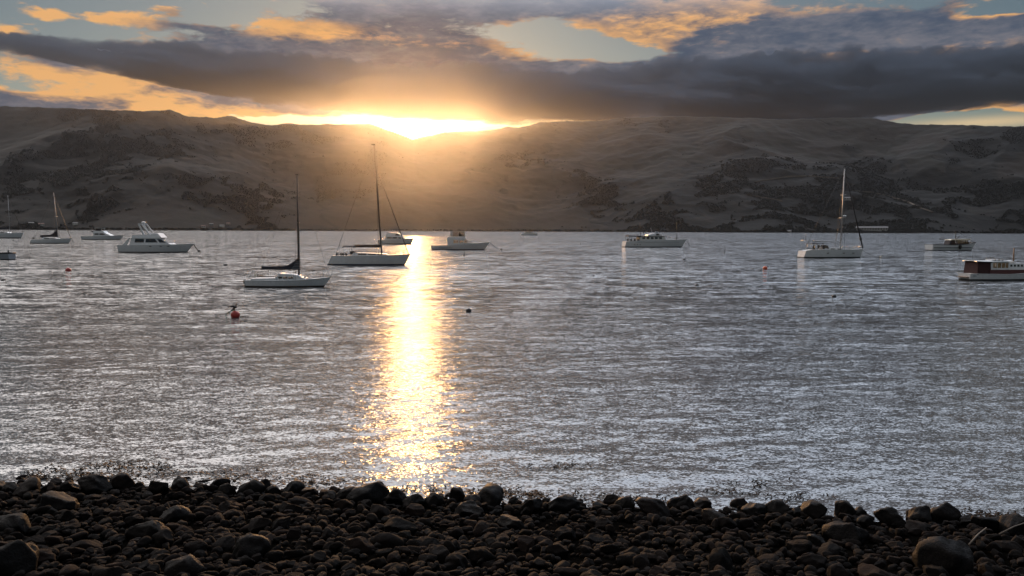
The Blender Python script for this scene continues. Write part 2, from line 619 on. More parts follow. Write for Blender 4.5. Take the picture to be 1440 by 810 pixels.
def hill_material():
    m, T, b = principled('hillside')
    pos = T.node('ShaderNodeNewGeometry').outputs['Position']
    q = T.vm('MULTIPLY', pos, (1.0, 0.55, 1.6))
    n1 = T.noise(q, 0.0022, 6, 0.62, 0.6)
    n2 = T.noise(q, 0.02, 4, 0.6)
    n3 = T.noise(q, 0.007, 5, 0.65, 0.8)
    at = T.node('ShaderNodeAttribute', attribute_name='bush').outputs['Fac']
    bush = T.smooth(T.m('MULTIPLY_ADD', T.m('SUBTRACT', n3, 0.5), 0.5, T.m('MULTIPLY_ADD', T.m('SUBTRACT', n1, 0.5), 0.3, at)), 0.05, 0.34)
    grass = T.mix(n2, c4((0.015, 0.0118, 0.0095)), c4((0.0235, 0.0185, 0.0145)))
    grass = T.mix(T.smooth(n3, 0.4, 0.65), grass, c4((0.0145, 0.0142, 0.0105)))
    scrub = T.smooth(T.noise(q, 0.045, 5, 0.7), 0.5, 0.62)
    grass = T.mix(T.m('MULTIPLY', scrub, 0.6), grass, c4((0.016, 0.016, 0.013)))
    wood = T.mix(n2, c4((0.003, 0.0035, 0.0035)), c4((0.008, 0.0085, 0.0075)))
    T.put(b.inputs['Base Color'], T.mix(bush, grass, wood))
    b.inputs['Roughness'].default_value = 0.95
    b.inputs['Specular IOR Level'].default_value = 0.1
    bp = T.node('ShaderNodeBump'); bp.inputs['Strength'].default_value = 0.4; bp.inputs['Distance'].default_value = 8.0
    T.put(bp.inputs['Height'], T.m('ADD', n2, T.m('MULTIPLY', bush, 0.5)))
    T.l.new(bp.outputs[0], b.inputs['Normal'])
    return m


def build_hills():
    a = np.linspace(-46, 46, 760)
    r = np.concatenate([np.linspace(2500, 4700, 230), np.linspace(4730, 6600, 40)])
    A, Rr = np.meshgrid(a, r, indexing='ij')
    h = hill_height(A, Rr)
    v = np.stack([Rr * np.sin(np.radians(A)), Rr * np.cos(np.radians(A)), h], -1).reshape(-1, 3)
    na, nr = len(a), len(r)
    idx = np.arange(na * nr).reshape(na, nr)
    q = np.stack([idx[:-1, :-1], idx[1:, :-1], idx[1:, 1:], idx[:-1, 1:]], -1).reshape(-1, 4)
    q = q[:, ::-1]
    hm = mesh_quads('hills', v, q)
    at = hm.attributes.new('bush', 'FLOAT', 'POINT')
    at.data.foreach_set('value', bushiness(A, Rr).astype(np.float32).ravel())
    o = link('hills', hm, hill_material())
    tag(o, 'long dark hills across the harbour with pasture and bush', 'hills', kind='structure')


build_hills()


def on_hill(px, py):
    v = ray(px, py)
    hd = math.hypot(v.x, v.y)
    a = math.degrees(math.atan2(v.x, v.y))
    rr = np.arange(2500, 5000, 2.0)
    z = CAM_H + rr * (v.z / hd)
    h = hill_height(np.full_like(rr, a), rr)
    i = int(np.argmax(h >= z))
    if not (h >= z).any():
        i = int(shore_dist(np.array([a]))[0] - 2500) // 2 + 8
    r = rr[i]
    return Vector((r * math.sin(R(a)), r * math.cos(R(a)), float(max(h[i], 0.3)))), a


def build_tracks():
    mt = paint('pale_track', (0.10, 0.085, 0.07), 0.9, 0.4, 0.05)
    for pts, w in (([(1062, 256), (1090, 252), (1110, 249), (1135, 248), (1160, 250), (1180, 251)], 9.0),
                   ([(1195, 268), (1225, 271), (1250, 276), (1275, 284), (1295, 293), (1312, 299)], 9.0),
                   ([(1050, 274), (1070, 278), (1090, 281), (1100, 284)], 8.0)):
        fine = []
        for (x0, y0), (x1, y1) in zip(pts[:-1], pts[1:]):
            for k in range(4):
                t = k / 4.0
                fine.append((x0 + (x1 - x0) * t, y0 + (y1 - y0) * t))
        fine.append(pts[-1])
        c = [on_hill(*p)[0] for p in fine]
        rows = []
        for i, p in enumerate(c):
            d = c[min(i + 1, len(c) - 1)] - c[max(i - 1, 0)]
            d.z = 0
            s = Vector((-d.y, d.x, 0)).normalized() * w * 0.5
            row = []
            for k in (-1, 1):
                e = p + s * k
                aa = math.degrees(math.atan2(e.x, e.y)); rr = math.hypot(e.x, e.y)
                row.append((e.x, e.y, float(hill_height(np.array([aa]), np.array([rr]))[0]) + 2.0))
            rows.append(row)
        o = MB().sheet(rows, 0.8).build('hill_track', mt)
        tag(o, 'pale farm track cut across the far hillside', 'track', kind='structure')


build_tracks()


def build_bush():
    """Far woods that read as one mass: thousands of tree crowns over the bushy ground."""
    r3 = np.random.default_rng(3)
    n = 110000
    a = r3.uniform(-34, 34, n); u = r3.random(n) ** 1.3
    S, D = shore_dist(a), crest_dist(a)
    r = S + 15 + u * (D - S) * 0.98
    x = r * np.sin(np.radians(a)); y = r * np.cos(np.radians(a))
    w = bushiness(a, r)
    line = (np.abs(perlin(x / 260, y / 260, 55)) < 0.02) & (r3.random(n) < 0.5)
    keep = ((w > 0.40) & (fbm(x / 150.0, y / 150.0, 88, 3) > -0.1)) | (line & (w > 0.05) & (r3.random(n) < 0.6)) | (u < 0.004)
    x, y, a, r = x[keep], y[keep], a[keep], r[keep]
    h = hill_height(a, r)
    base = []
    for i in range(2):
        for k in range(6):
            t = (0.22 + 0.36 * i) * math.pi; p = 2 * math.pi * (k + 0.5 * (i % 2)) / 6
            base.append((math.sin(t) * math.cos(p), math.sin(t) * math.sin(p), math.cos(t)))
    base = np.array(base + [(0, 0, 1.0)])
    f = []
    for i in range(1):
        for k in range(6):
            p0, p1 = i * 6 + k, i * 6 + (k + 1) % 6
            f += [(p0, p0 + 6, p1 + 6 if (k + 1) % 6 else p1 + 6), (p0, p1 + 6, p1)]
    for k in range(6):
        f.append((k, (k + 1) % 6, 12))
    f = np.array(f)
    V = []; Q = []
    for i in range(len(x)):
        s = 1.6 + 2.6 * r3.random() ** 1.5
        j = base * (0.75 + 0.5 * r3.random(base.shape[0]))[:, None]
        V.append(j * np.array([s * (1 + 0.4 * r3.random()), s, s * 0.95]) + np.array([x[i], y[i], h[i] + s * 0.35]))
        Q.append(f + i * len(base))
    m, T, b = principled('far_foliage')
    pos = T.node('ShaderNodeNewGeometry').outputs['Position']
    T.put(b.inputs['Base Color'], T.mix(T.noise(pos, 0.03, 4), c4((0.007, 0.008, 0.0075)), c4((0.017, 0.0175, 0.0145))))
    b.inputs['Roughness'].default_value = 0.95
    b.inputs['Specular IOR Level'].default_value = 0.1
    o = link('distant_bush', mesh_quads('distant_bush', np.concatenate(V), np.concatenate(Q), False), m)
    tag(o, 'dark patches of bush and tree belts on the far hills', 'bush', kind='stuff')


build_bush()


def house(px, py, wid, dep, hgt, label, roofm, wallm, yaw=0.0, name='house', windows=3):
    p, a = on_hill(px, py)
    t = thing(name, label, 'house', (p.x, p.y, p.z - 0.5), -R(a) + yaw)
    w, d = wid / 2, dep / 2
    m = MB().box(-w, w, -d, d, -3, hgt)
    m.build('wall', wallm, t)
    rf = MB()
    prof = [(-d - 0.5, hgt - 0.05), (0, hgt + dep * 0.28), (d + 0.5, hgt - 0.05), (d + 0.5, hgt - 0.35), (-d - 0.5, hgt - 0.35)]
    n = len(prof)
    v = [(s * (w + 0.5), y, z) for s in (-1, 1) for y, z in prof]
    rf.add(v, [tuple(range(n))[::-1], tuple(range(n, 2 * n))] + [(i, (i + 1) % n, n + (i + 1) % n, n + i) for i in range(n)])
    rf.build('roof', roofm, t)
    for k in range(windows):
        x = -w + wid * (k + 0.5) / windows
        s = min(wid / windows * 0.3, 1.6)
        MB().box(x - s, x + s, -d - 0.06, -d + 0.05, hgt * 0.35, hgt * 0.8).build('window', M['glass'], t)
    return t


house(1226, 324, 95, 16, 9, 'long low pale building on the far shore below the right hill', M['roofgrey'], M['pale_wall'], name='long_shed', windows=12)
house(1192, 281, 24, 12, 7, 'lone pale house halfway up the right hill beside the track', M['roofgrey'], M['pale_wall'])
house(1110, 326, 12, 8, 4, 'small pale shed at the far waterline left of the tall yacht', M['roofgrey'], M['offwhite'], windows=2)
house(44, 315.5, 14, 9, 5, 'pale house low on the far shore between the two leftmost masts', M['roofgrey'], M['pale_wall'])
house(58, 317, 16, 9, 5, 'dull pale house just left of the second mast from left', M['roofred'], M['offwhite'])
house(106, 316, 14, 9, 5, 'grey house on the far shore just left of the small flybridge cruiser', M['roofgrey'], M['offwhite'])
house(286, 320, 12, 8, 5, 'first of a row of small far houses right of the flybridge yacht', M['roofred'], M['offwhite'], windows=2)
house(297, 317, 12, 8, 5, 'second and higher of the small far houses right of the flybridge yacht', M['roofgrey'], M['pale_wall'], windows=2)
house(312, 319, 15, 8, 5, 'widest of the small far houses right of the flybridge yacht', M['roofgrey'], M['offwhite'])
house(321, 316, 11, 8, 5, 'last and highest of the small far houses right of the flybridge yacht', M['roofred'], M['pale_wall'], windows=2)

# ------------------------------------------------------------------ haze
def build_haze():
    me = MB().box(-9000, 9000, -700, 8500, -6, 640).build('haze', None)
    m = bpy.data.materials.new('haze'); m.use_nodes = True
    T = NT(m.node_tree); T.n.clear()
    out = T.node('ShaderNodeOutputMaterial')
    pv = T.node('ShaderNodeVolumePrincipled')
    pv.inputs['Color'].default_value = (0.9, 0.92, 1.0, 1)
    pv.inputs['Density'].default_value = HAZE_DENSITY
    pv.inputs['Anisotropy'].default_value = HAZE_G
    T.l.new(pv.outputs[0], out.inputs['Volume'])
    me.data.materials.append(m)
    tag(me, 'warm evening haze over the harbour and hills', 'haze', kind='stuff')


build_haze()


# ------------------------------------------------------------------ cloud bank over the far ridge
def build_cloud_bank():
    """The long dark bank above the ridge: a rolled body of cloud some 11 km off whose shade keeps the high air dim."""
    na, nk = 1100, 150
    a = np.linspace(-48, 48, na)
    cen = np.interp(a, [azel(x, 100)[0] for x in (-300, 100, 300, 560, 800, 1050, 1440, 1700)],
                    [azel(720, y)[1] for y in (100, 105, 118, 133.4, 135.5, 142, 134, 130)])
    hlf = np.interp(a, [azel(x, 100)[0] for x in (-300, 40, 300, 560, 800, 1050, 1440, 1700)], [0.3, 0.5, 1.3, 1.72, 1.64, 2.2, 1.6, 1.4])
    dist = 11200.0
    V = []
    k = np.arange(nk) / nk * 2 * np.pi
    for i in range(na):
        endk = math.sqrt(max(1 - (abs(a[i]) / 48.0) ** 8, 0.0)) + 0.002
        up = np.sin(k); dp = np.cos(k)
        n = 1 + (0.34 * fbm(a[i] * 0.17 + 1.1 * np.cos(k), 1.4 * np.sin(k) + a[i] * 0.03, 61, 3, 0.5) + 0.22 * (0.5 - np.abs(fbm(a[i] * 0.62 + 2.3 * np.cos(k), 2.9 * np.sin(k) - a[i] * 0.1, 17, 4, 0.55)))) * np.where(up > 0, 1.1, 0.55)
        lump = 0.30 * (0.55 - np.abs(fbm(a[i] * 0.75 + 1.2 * np.cos(k), 1.9 * np.cos(k) + a[i] * 0.12, 29, 4, 0.55))) * 2 * np.where(up > 0, up, 0.35 * up) * endk
        e = np.radians(cen[i] + hlf[i] * up * n * endk + lump)
        d = dist + 1700 * dp * n * endk
        V.append(np.stack([d * np.sin(np.radians(a[i])) , d * np.cos(np.radians(a[i])), CAM_H + d * np.tan(e)], -1))
    v = np.concatenate(V)
    idx = np.arange(na * nk).reshape(na, nk)
    q = np.stack([idx[:-1], np.roll(idx, -1, 1)[:-1], np.roll(idx, -1, 1)[1:], idx[1:]], -1).reshape(-1, 4)
    me = bpy.data.meshes.new('cloud_bank')
    me.from_pydata(v.tolist(), [], q.tolist() + [list(range(nk))[::-1], [(na - 1) * nk + j for j in range(nk)]])
    m = bpy.data.materials.new('cloud_bank'); m.use_nodes = True
    T = NT(m.node_tree); T.n.clear()
    out = T.node('ShaderNodeOutputMaterial')
    pv = T.node('ShaderNodeVolumePrincipled')
    pv.inputs['Color'].default_value = (0.105, 0.135, 0.185, 1)
    pos = T.node('ShaderNodeNewGeometry').outputs['Position']
    nz = T.noise(T.vm('MULTIPLY', pos, (0.0009, 0.0009, 0.0030)), 1.0, 6, 0.64, 0.5)
    T.put(pv.inputs['Density'], T.smooth(nz, 0.42, 0.58, 0.0001, 0.0040))
    m.cycles.volume_step_rate = 0.06
    pv.inputs['Anisotropy'].default_value = 0.15
    T.l.new(pv.outputs[0], out.inputs['Volume'])
    tag(link('cloud_bank', me, m), 'long dark slate cloud bank lying over the far ridge', 'cloud', kind='stuff')


build_cloud_bank()

# ------------------------------------------------------------------ boats
def hull(parent, L, B, sheer, bow_rake, stern_rake=0.0, stern_w=0.75, boot=0.10, p=2.1, q=0.85, wl_w=0.86,
         mat=None, deck_mat=None, flare=0.0, boot_mat=None, deck_drop=0.06, camber=0.08, label=None):
    """Lofted hull, bow at +x, origin amidships on the waterline. sheer: [(t, z)] from stern to bow.
    Returns z of the sheer at x, half beam at x (functions) for things that sit on the deck."""
    ns = 28
    ts = np.linspace(0, 1, ns)
    st = np.interp(ts, [a for a, _ in sheer], [z for _, z in sheer])
    zs, zb = st[0], st[-1]

    def half(t):
        if t < 0.42:
            return B / 2 * (stern_w + (1 - stern_w) * math.sin(math.pi / 2 * t / 0.42))
        return B / 2 * max(1 - ((t - 0.42) / 0.58) ** p, 0.0) ** q + 0.012

    def xpos(t, z):
        xb = L / 2 - bow_rake * (1 - min(z / zb, 1.0) ** 0.9 if z > 0 else 1 + -z * 0.6)
        xs = -L / 2 + stern_rake * (1 - z / zs)
        return xs + t * (xb - xs)

    def row(frac, z_abs=None):
        pts = []
        for t, zt in zip(ts, st):
            z = z_abs if z_abs is not None else boot + (zt - boot) * frac
            s = max(min(z / max(zt, 0.01), 1.0), -1.0)
            w = half(t)
            if s >= 0:
                k = wl_w + (1 - wl_w) * s ** (0.8 + flare * t)
                k *= 1 - 0.25 * (1 - s) * t ** 3
            else:
                k = wl_w * (1 - 0.25 * t ** 3) * max(1 - (-z / 0.5) ** 2, 0.0)
            pts.append((xpos(t, z), w * k, z))
        return pts

    def skin(rows, name, mat, close_stern=True):
        mb = MB(); v = []; f = []
        nr = len(rows)
        for s in (-1, 1):
            for rw in rows:
                v += [(x, s * y, z) for x, y, z in rw]
        o = nr * ns
        for i in range(nr - 1):
            for j in range(ns - 1):
                a = i * ns + j
                f.append((a, a + 1, a + ns + 1, a + ns))
                f.append((o + a, o + a + ns, o + a + ns + 1, o + a + 1))
            a = i * ns + ns - 1
            f.append((a, o + a, o + a + ns, a + ns))
        mb.add(v, f, True)
        tv = [(rw[0][0] - 0.004, sg * rw[0][1], rw[0][2]) for rw in rows for sg in (-1, 1)]
        mb.add(tv, [(2 * i, 2 * i + 2, 2 * i + 3, 2 * i + 1) for i in range(nr - 1)])
        return mb.build(name, mat, parent)
    body = skin([row(k) for k in (1.0, 0.85, 0.6, 0.3, 0.0)], 'hull', mat or M['white'])
    if label:
        body['label'] = label
    skin([row(0.0, boot), row(0.0, 0.0), row(0.0, -0.2), row(0.0, -0.42)], 'waterline_paint', boot_mat or M['anti'])
    # deck
    d = MB(); rows = []
    for t, zt in zip(ts, st):
        x = xpos(t, zt - deck_drop); w = max(half(t) - 0.03, 0.004)
        rows.append([(x, -w, zt - deck_drop), (x, -w * 0.5, zt - deck_drop + camber * 0.75), (x, 0, zt - deck_drop + camber),
                     (x, w * 0.5, zt - deck_drop + camber * 0.75), (x, w, zt - deck_drop)])
    d.sheet(rows, 0.03)
    d.build('deck', deck_mat or M['offwhite'], parent)
    # rubbing strake along the sheer
    g = MB()
    for s in (-1, 1):
        g.tube([(xpos(t, zt), s * (half(t) + 0.005), zt - 0.01) for t, zt in zip(ts[::2], st[::2])], 0.03, 6)
    g.build('gunwale', mat or M['white'], parent)

    def z_at(x):
        t = min(max((x + L / 2) / L, 0), 1)
        return float(np.interp(t, ts, st))

    def y_at(x):
        return half(min(max((x + L / 2) / L, 0), 1))
    return z_at, y_at


def bow_rail(parent, L, z_at, y_at, x0, h, r=0.018, name='bow_rail', n=5, ext=0.05):
    m = MB()
    xs = np.linspace(x0, L / 2 - 0.12, n)
    for s in (-1, 1):
        top = [(x, s * max(y_at(x) - 0.06, 0.02), z_at(x) + h) for x in xs]
        m.tube(top + [(L / 2 + ext, 0, z_at(L / 2) + h + 0.03)], r, 6)
        for (x, y, z), (bx) in zip(top, xs):
            m.tube([(bx, y, z_at(bx) - 0.05), (x, y, z)], r * 0.85, 6)
    return m.build(name, M['steel'], parent)


def side_rail(parent, z_at, y_at, xs, h, name='lifeline', wires=(1.0, 0.55), r=0.012):
    m = MB()
    for s in (-1, 1):
        for x in xs:
            m.tube([(x, s * (y_at(x) - 0.06), z_at(x) - 0.05), (x, s * (y_at(x) - 0.06), z_at(x) + h)], r * 1.3, 6)
        for k in wires:
            m.tube([(x, s * (y_at(x) - 0.06), z_at(x) + h * k) for x in xs], r * 0.6, 5)
    return m.build(name, M['steel'], parent)


def wire(parent, a, b, r=0.012, name='stay', mat=None, n=5, sag=0.0):
    a, b = Vector(a), Vector(b)
    pts = [a.lerp(b, t) - Vector((0, 0, sag * 4 * t * (1 - t))) for t in (np.linspace(0, 1, 8) if sag else (0.0, 1.0))]
    return MB().tube(pts, r * (1.7 if r < 0.03 and name == 'stay' else 1.15), n).build(name, mat or M['wire'], parent)


def windows(parent, outlines, wf, mat=None, th=0.015):
    for s in (-1, 1):
        for pr in outlines:
            MB().panel(pr, wf, s, th).build('window', mat or M['glass'], parent)


def quad(x0, x1, z0, z1, sl0=0.0, sl1=0.0):
    return [(x0, z0), (x1, z0), (x1 + sl1, z1), (x0 + sl0, z1)]


def mooring(p0, p1, label, r=0.02, sag=0.15, mat=None):
    o = wire(None, p0, p1, r, 'mooring_line', mat or M['rope'], 6, sag)
    return tag(o, label, 'rope', 'mooring lines')


def buoy(px, py, r, mat, label, group=None, squash=1.0, top=True, z=0.35):
    """Mooring buoy floating a third sunk, with its lifting eye."""
    p = on_water(px, py)
    t = thing('mooring_buoy', label, 'buoy', (p.x, p.y, r * z * squash), random.uniform(0, 6), group)
    m = MB().ball((0, 0, 0), r, r, r * squash, 20, 14)
    m.build('float', mat, t)
    if top:
        e = MB()
        e.tube([(0.22 * r * math.cos(a), 0, r * squash + 0.16 * r * math.sin(a) + 0.02) for a in np.linspace(0, math.pi, 7)], 0.05 * r + 0.004, 6)
        e.build('lifting_eye', M['steel'], t)
    return t


def sail_cover(parent, xm, xe, zb, hump, r, mat, rise=0.0, taper=0.6):
    """Furled mainsail under its cover, along the boom from the mast xm to the end xe, humped at the mast."""
    n = 18; k = 10; v = []; f = []
    for i in range(n):
        t = i / (n - 1)
        x = xm + (xe - xm) * t
        hh = r * (1 - taper * 0.45 * t) + hump * max(0, 1 - t / 0.42) ** 1.7
        ww = r * 0.62 * (1 - taper * 0.5 * t)
        zc = zb + rise * t
        wob = 0.05 * r * math.sin(i * 2.3)
        for j in range(k):
            a = 2 * math.pi * j / k
            v.append((x, ww * math.cos(a), zc + wob + (hh * 2 if math.sin(a) > 0 else r * 0.35) * math.sin(a)))
    for i in range(n - 1):
        for j in range(k):
            f.append((i * k + j, i * k + (j + 1) % k, (i + 1) * k + (j + 1) % k, (i + 1) * k + j))
    f.append(tuple(range(k))); f.append(tuple((n - 1) * k + j for j in range(k))[::-1])
    return MB().add(v, f, True).build('sail_cover', mat, parent)


def boat(name, label, cat, px, wl, yaw=0.0, group=None):
    """Empty at the waterline, bow square to the right as seen from the shore; also the metres one photograph pixel spans there."""
    p = on_water(px, wl)
    t = thing(name, label, cat, (p.x, p.y, 0), R(yaw), group)
    return t, p.y / F, Matrix.Translation((p.x, p.y, 0)) @ Matrix.Rotation(R(yaw), 4, 'Z')


# every boat: s = metres per photograph pixel at its distance, so the measured pixels become metres
def far_left_yacht():
    t, s, mw = boat('sailing_yacht', 'white sailing yacht cut by the left edge, dark sail cover on its boom', 'sailboat', 4, 335, 2, 'sailing yachts')
    L = 58 * s; B = L * 0.29
    z, y = hull(t, L, B, [(0, 6.2 * s), (0.5, 6.6 * s), (1, 8 * s)], 4 * s, -2 * s * 0, stern_w=0.7, boot=0.35)
    zd = 6.6 * s
    MB().prism([(-14 * s, zd - 0.1), (12 * s, zd - 0.1), (8 * s, zd + 2.2 * s), (-12 * s, zd + 2.6 * s)], B * 0.3, B * 0.24).build('cabin', M['white'], t)
    windows(t, [quad(-9 * s, -3 * s, zd + 0.8 * s, zd + 1.7 * s), quad(-1 * s, 5 * s, zd + 0.8 * s, zd + 1.7 * s)], lambda q: B * 0.29, th=0.05)
    MB().prism([(-15 * s, zd + 2 * s), (-9 * s, zd + 2 * s), (-12 * s, zd + 5 * s), (-15 * s, zd + 4.6 * s)], B * 0.26, B * 0.2).build('spray_hood', M['canvas'], t)
    xm = 10 * s; top = (9.2 * s, 0, 60 * s)
    MB().tube([(xm, 0, zd), top], 0.13, 8, 0.09).build('mast', M['alu'], t)
    MB().tube([(xm, 0, zd + 6 * s), (-15 * s, 0, zd + 5.4 * s)], 0.09, 6).build('boom', M['alu'], t)
    sail_cover(t, xm - 0.2, -15 * s, zd + 6.6 * s, 0.3, 0.42, M['canvas'], -0.6 * s)
    wire(t, (9.3 * s, 0, 57 * s), (L / 2 - 0.3, 0, 8.3 * s), 0.07)
    wire(t, top, (-L / 2 + 0.2, 0, 6.5 * s), 0.025)
    for k in (-1, 1):
        wire(t, (9.4 * s, 0, 56 * s), (xm - 0.3, k * B * 0.46, zd), 0.022)
    sp = MB(); sp.tube([(9.7 * s, -B * 0.3, 30 * s), (9.7 * s, B * 0.3, 30 * s)], 0.05, 6); sp.build('spreader', M['alu'], t)
    bow_rail(t, L, z, y, L * 0.36, 0.6)
    mooring(mw @ Vector((L / 2, 0, 6.5 * s)), on_water(46, 335.4), 'mooring line from the bow of the yacht cut by the left edge', 0.05, 0.5)
    buoy(47, 335.4, 0.55, M['buoydark'], 'small dark buoy at the end of the far-left yacht line', 'mooring buoys')


def left_sloop():
    t, s, mw = boat('sailing_yacht', 'white sloop with tall raked mast and black humped sail cover, second boat from left', 'sailboat', 74, 342.5, 2, 'sailing yachts')
    L = 53 * s; B = L * 0.3
    z, y = hull(t, L, B, [(0, 5.5 * s), (0.5, 6.0 * s), (1, 7.6 * s)], 4.5 * s, -2.5 * s, stern_w=0.72, boot=0.25)
    zd = 5.9 * s
    MB().prism([(-13 * s, zd - 0.1), (13 * s, zd - 0.1), (6 * s, zd + 2 * s), (-11 * s, zd + 3 * s)], B * 0.3, B * 0.24).build('cabin', M['white'], t)
    windows(t, [quad(-9 * s, -2 * s, zd + 0.7 * s, zd + 1.7 * s), quad(0, 4 * s, zd + 0.7 * s, zd + 1.5 * s)], lambda q: B * 0.295, th=0.04)
    MB().prism([(-13 * s, zd + 2 * s), (-9 * s, zd + 2.5 * s), (-11 * s, zd + 4.6 * s), (-13 * s, zd + 4.2 * s)], B * 0.26, B * 0.2).build('spray_hood', M['canvas'], t)
    xm = 8 * s; top = (4 * s, 0, 71 * s)
    MB().tube([(xm, 0, zd), top], 0.12, 8, 0.085).build('mast', M['alu'], t)
    MB().tube([(xm, 0, zd + 3.6 * s), (-17 * s, 0, zd + 3.4 * s)], 0.08, 6).build('boom', M['alu'], t)
    sail_cover(t, xm - 0.15, -16.5 * s, zd + 4.2 * s, 1.05, 0.32, M['canvas'], -0.4 * s)
    wire(t, (4.2 * s, 0, 67 * s), (L / 2 - 0.25, 0, 7.8 * s), 0.06)
    wire(t, top, (-L / 2 + 0.2, 0, 5.6 * s), 0.02)
    for k in (-1, 1):
        wire(t, (4.3 * s, 0, 68 * s), (xm - 0.3, k * B * 0.46, zd), 0.018)
    MB().tube([(6.2 * s, -B * 0.3, 38 * s), (6.2 * s, B * 0.3, 38 * s)], 0.045, 6).build('spreader', M['alu'], t)
    bow_rail(t, L, z, y, L * 0.36, 0.55)
    mooring(mw @ Vector((L / 2, 0, 7 * s)), on_water(105, 342), 'mooring line hanging from the bow of the second yacht from left', 0.03, 0.2)


def small_cruiser():
    t, s, mw = boat('motor_cruiser', 'small white flybridge cruiser with outboard on its stern, between sloop and big motor yacht', 'motorboat', 146, 337.2, 2, 'motor cruisers')
    L = 56 * s; B = L * 0.31
    z, y = hull(t, L, B, [(0, 5 * s), (0.5, 5.4 * s), (1, 6.6 * s)], 5 * s, 0.6 * s, stern_w=0.9, boot=0.25, p=2.6)
    zd = 5.2 * s
    MB().prism([(-12 * s, zd - 0.1), (15 * s, zd - 0.1), (4 * s, zd + 4.6 * s), (-11 * s, zd + 4.6 * s)], B * 0.38, B * 0.32).build('cabin', M['white'], t)
    windows(t, [quad(-10 * s, -4 * s, zd + 1.6 * s, zd + 3.8 * s, 0.4 * s, 0), quad(-3 * s, 6 * s, zd + 1.6 * s, zd + 3.8 * s, 0, -4.5 * s)],
            lambda q: B * 0.38 - (q - zd) / (4.6 * s) * B * 0.06, th=0.04)
    MB().prism([(-12 * s, zd + 4.6 * s), (4 * s, zd + 4.6 * s), (2 * s, zd + 7.2 * s), (-11 * s, zd + 7.4 * s)], B * 0.34, B * 0.3).build('flybridge', M['white'], t)
    f = MB(); f.box(-10 * s, 0.5 * s, -B * 0.3, B * 0.3, zd + 10.8 * s, zd + 11.3 * s)
    for x in (-9 * s, -0.5 * s):
        for k in (-1, 1):
            f.tube([(x, k * B * 0.27, zd + 7 * s), (x, k * B * 0.27, zd + 10.9 * s)], 0.06, 6)
    f.build('hardtop', M['offwhite'], t)
    MB().prism([(-9.5 * s, zd + 7.3 * s), (-5 * s, zd + 7.3 * s), (-5 * s, zd + 10.8 * s), (-9.5 * s, zd + 10.8 * s)], B * 0.27).build('side_curtain', M['canvas'], t)
    MB().tube([(-9 * s, 0, zd + 11 * s), (-9.6 * s, 0, zd + 13.5 * s)], 0.06, 6).build('antenna', M['wire'], t)
    d = MB(); d.ball((-14.6 * s, 0, zd + 6.5 * s), 1.5 * s, B * 0.3, 1.0 * s)
    for k in (-1, 1):
        d.tube([(-12 * s, k * 0.8, zd + 4.7 * s), (-14.6 * s, k * 0.8, zd + 5.8 * s)], 0.06, 6)
    d.build('tender', M['canvas'], t)
    bow_rail(t, L, z, y, L * 0.12, 0.65, 0.03)
    return t


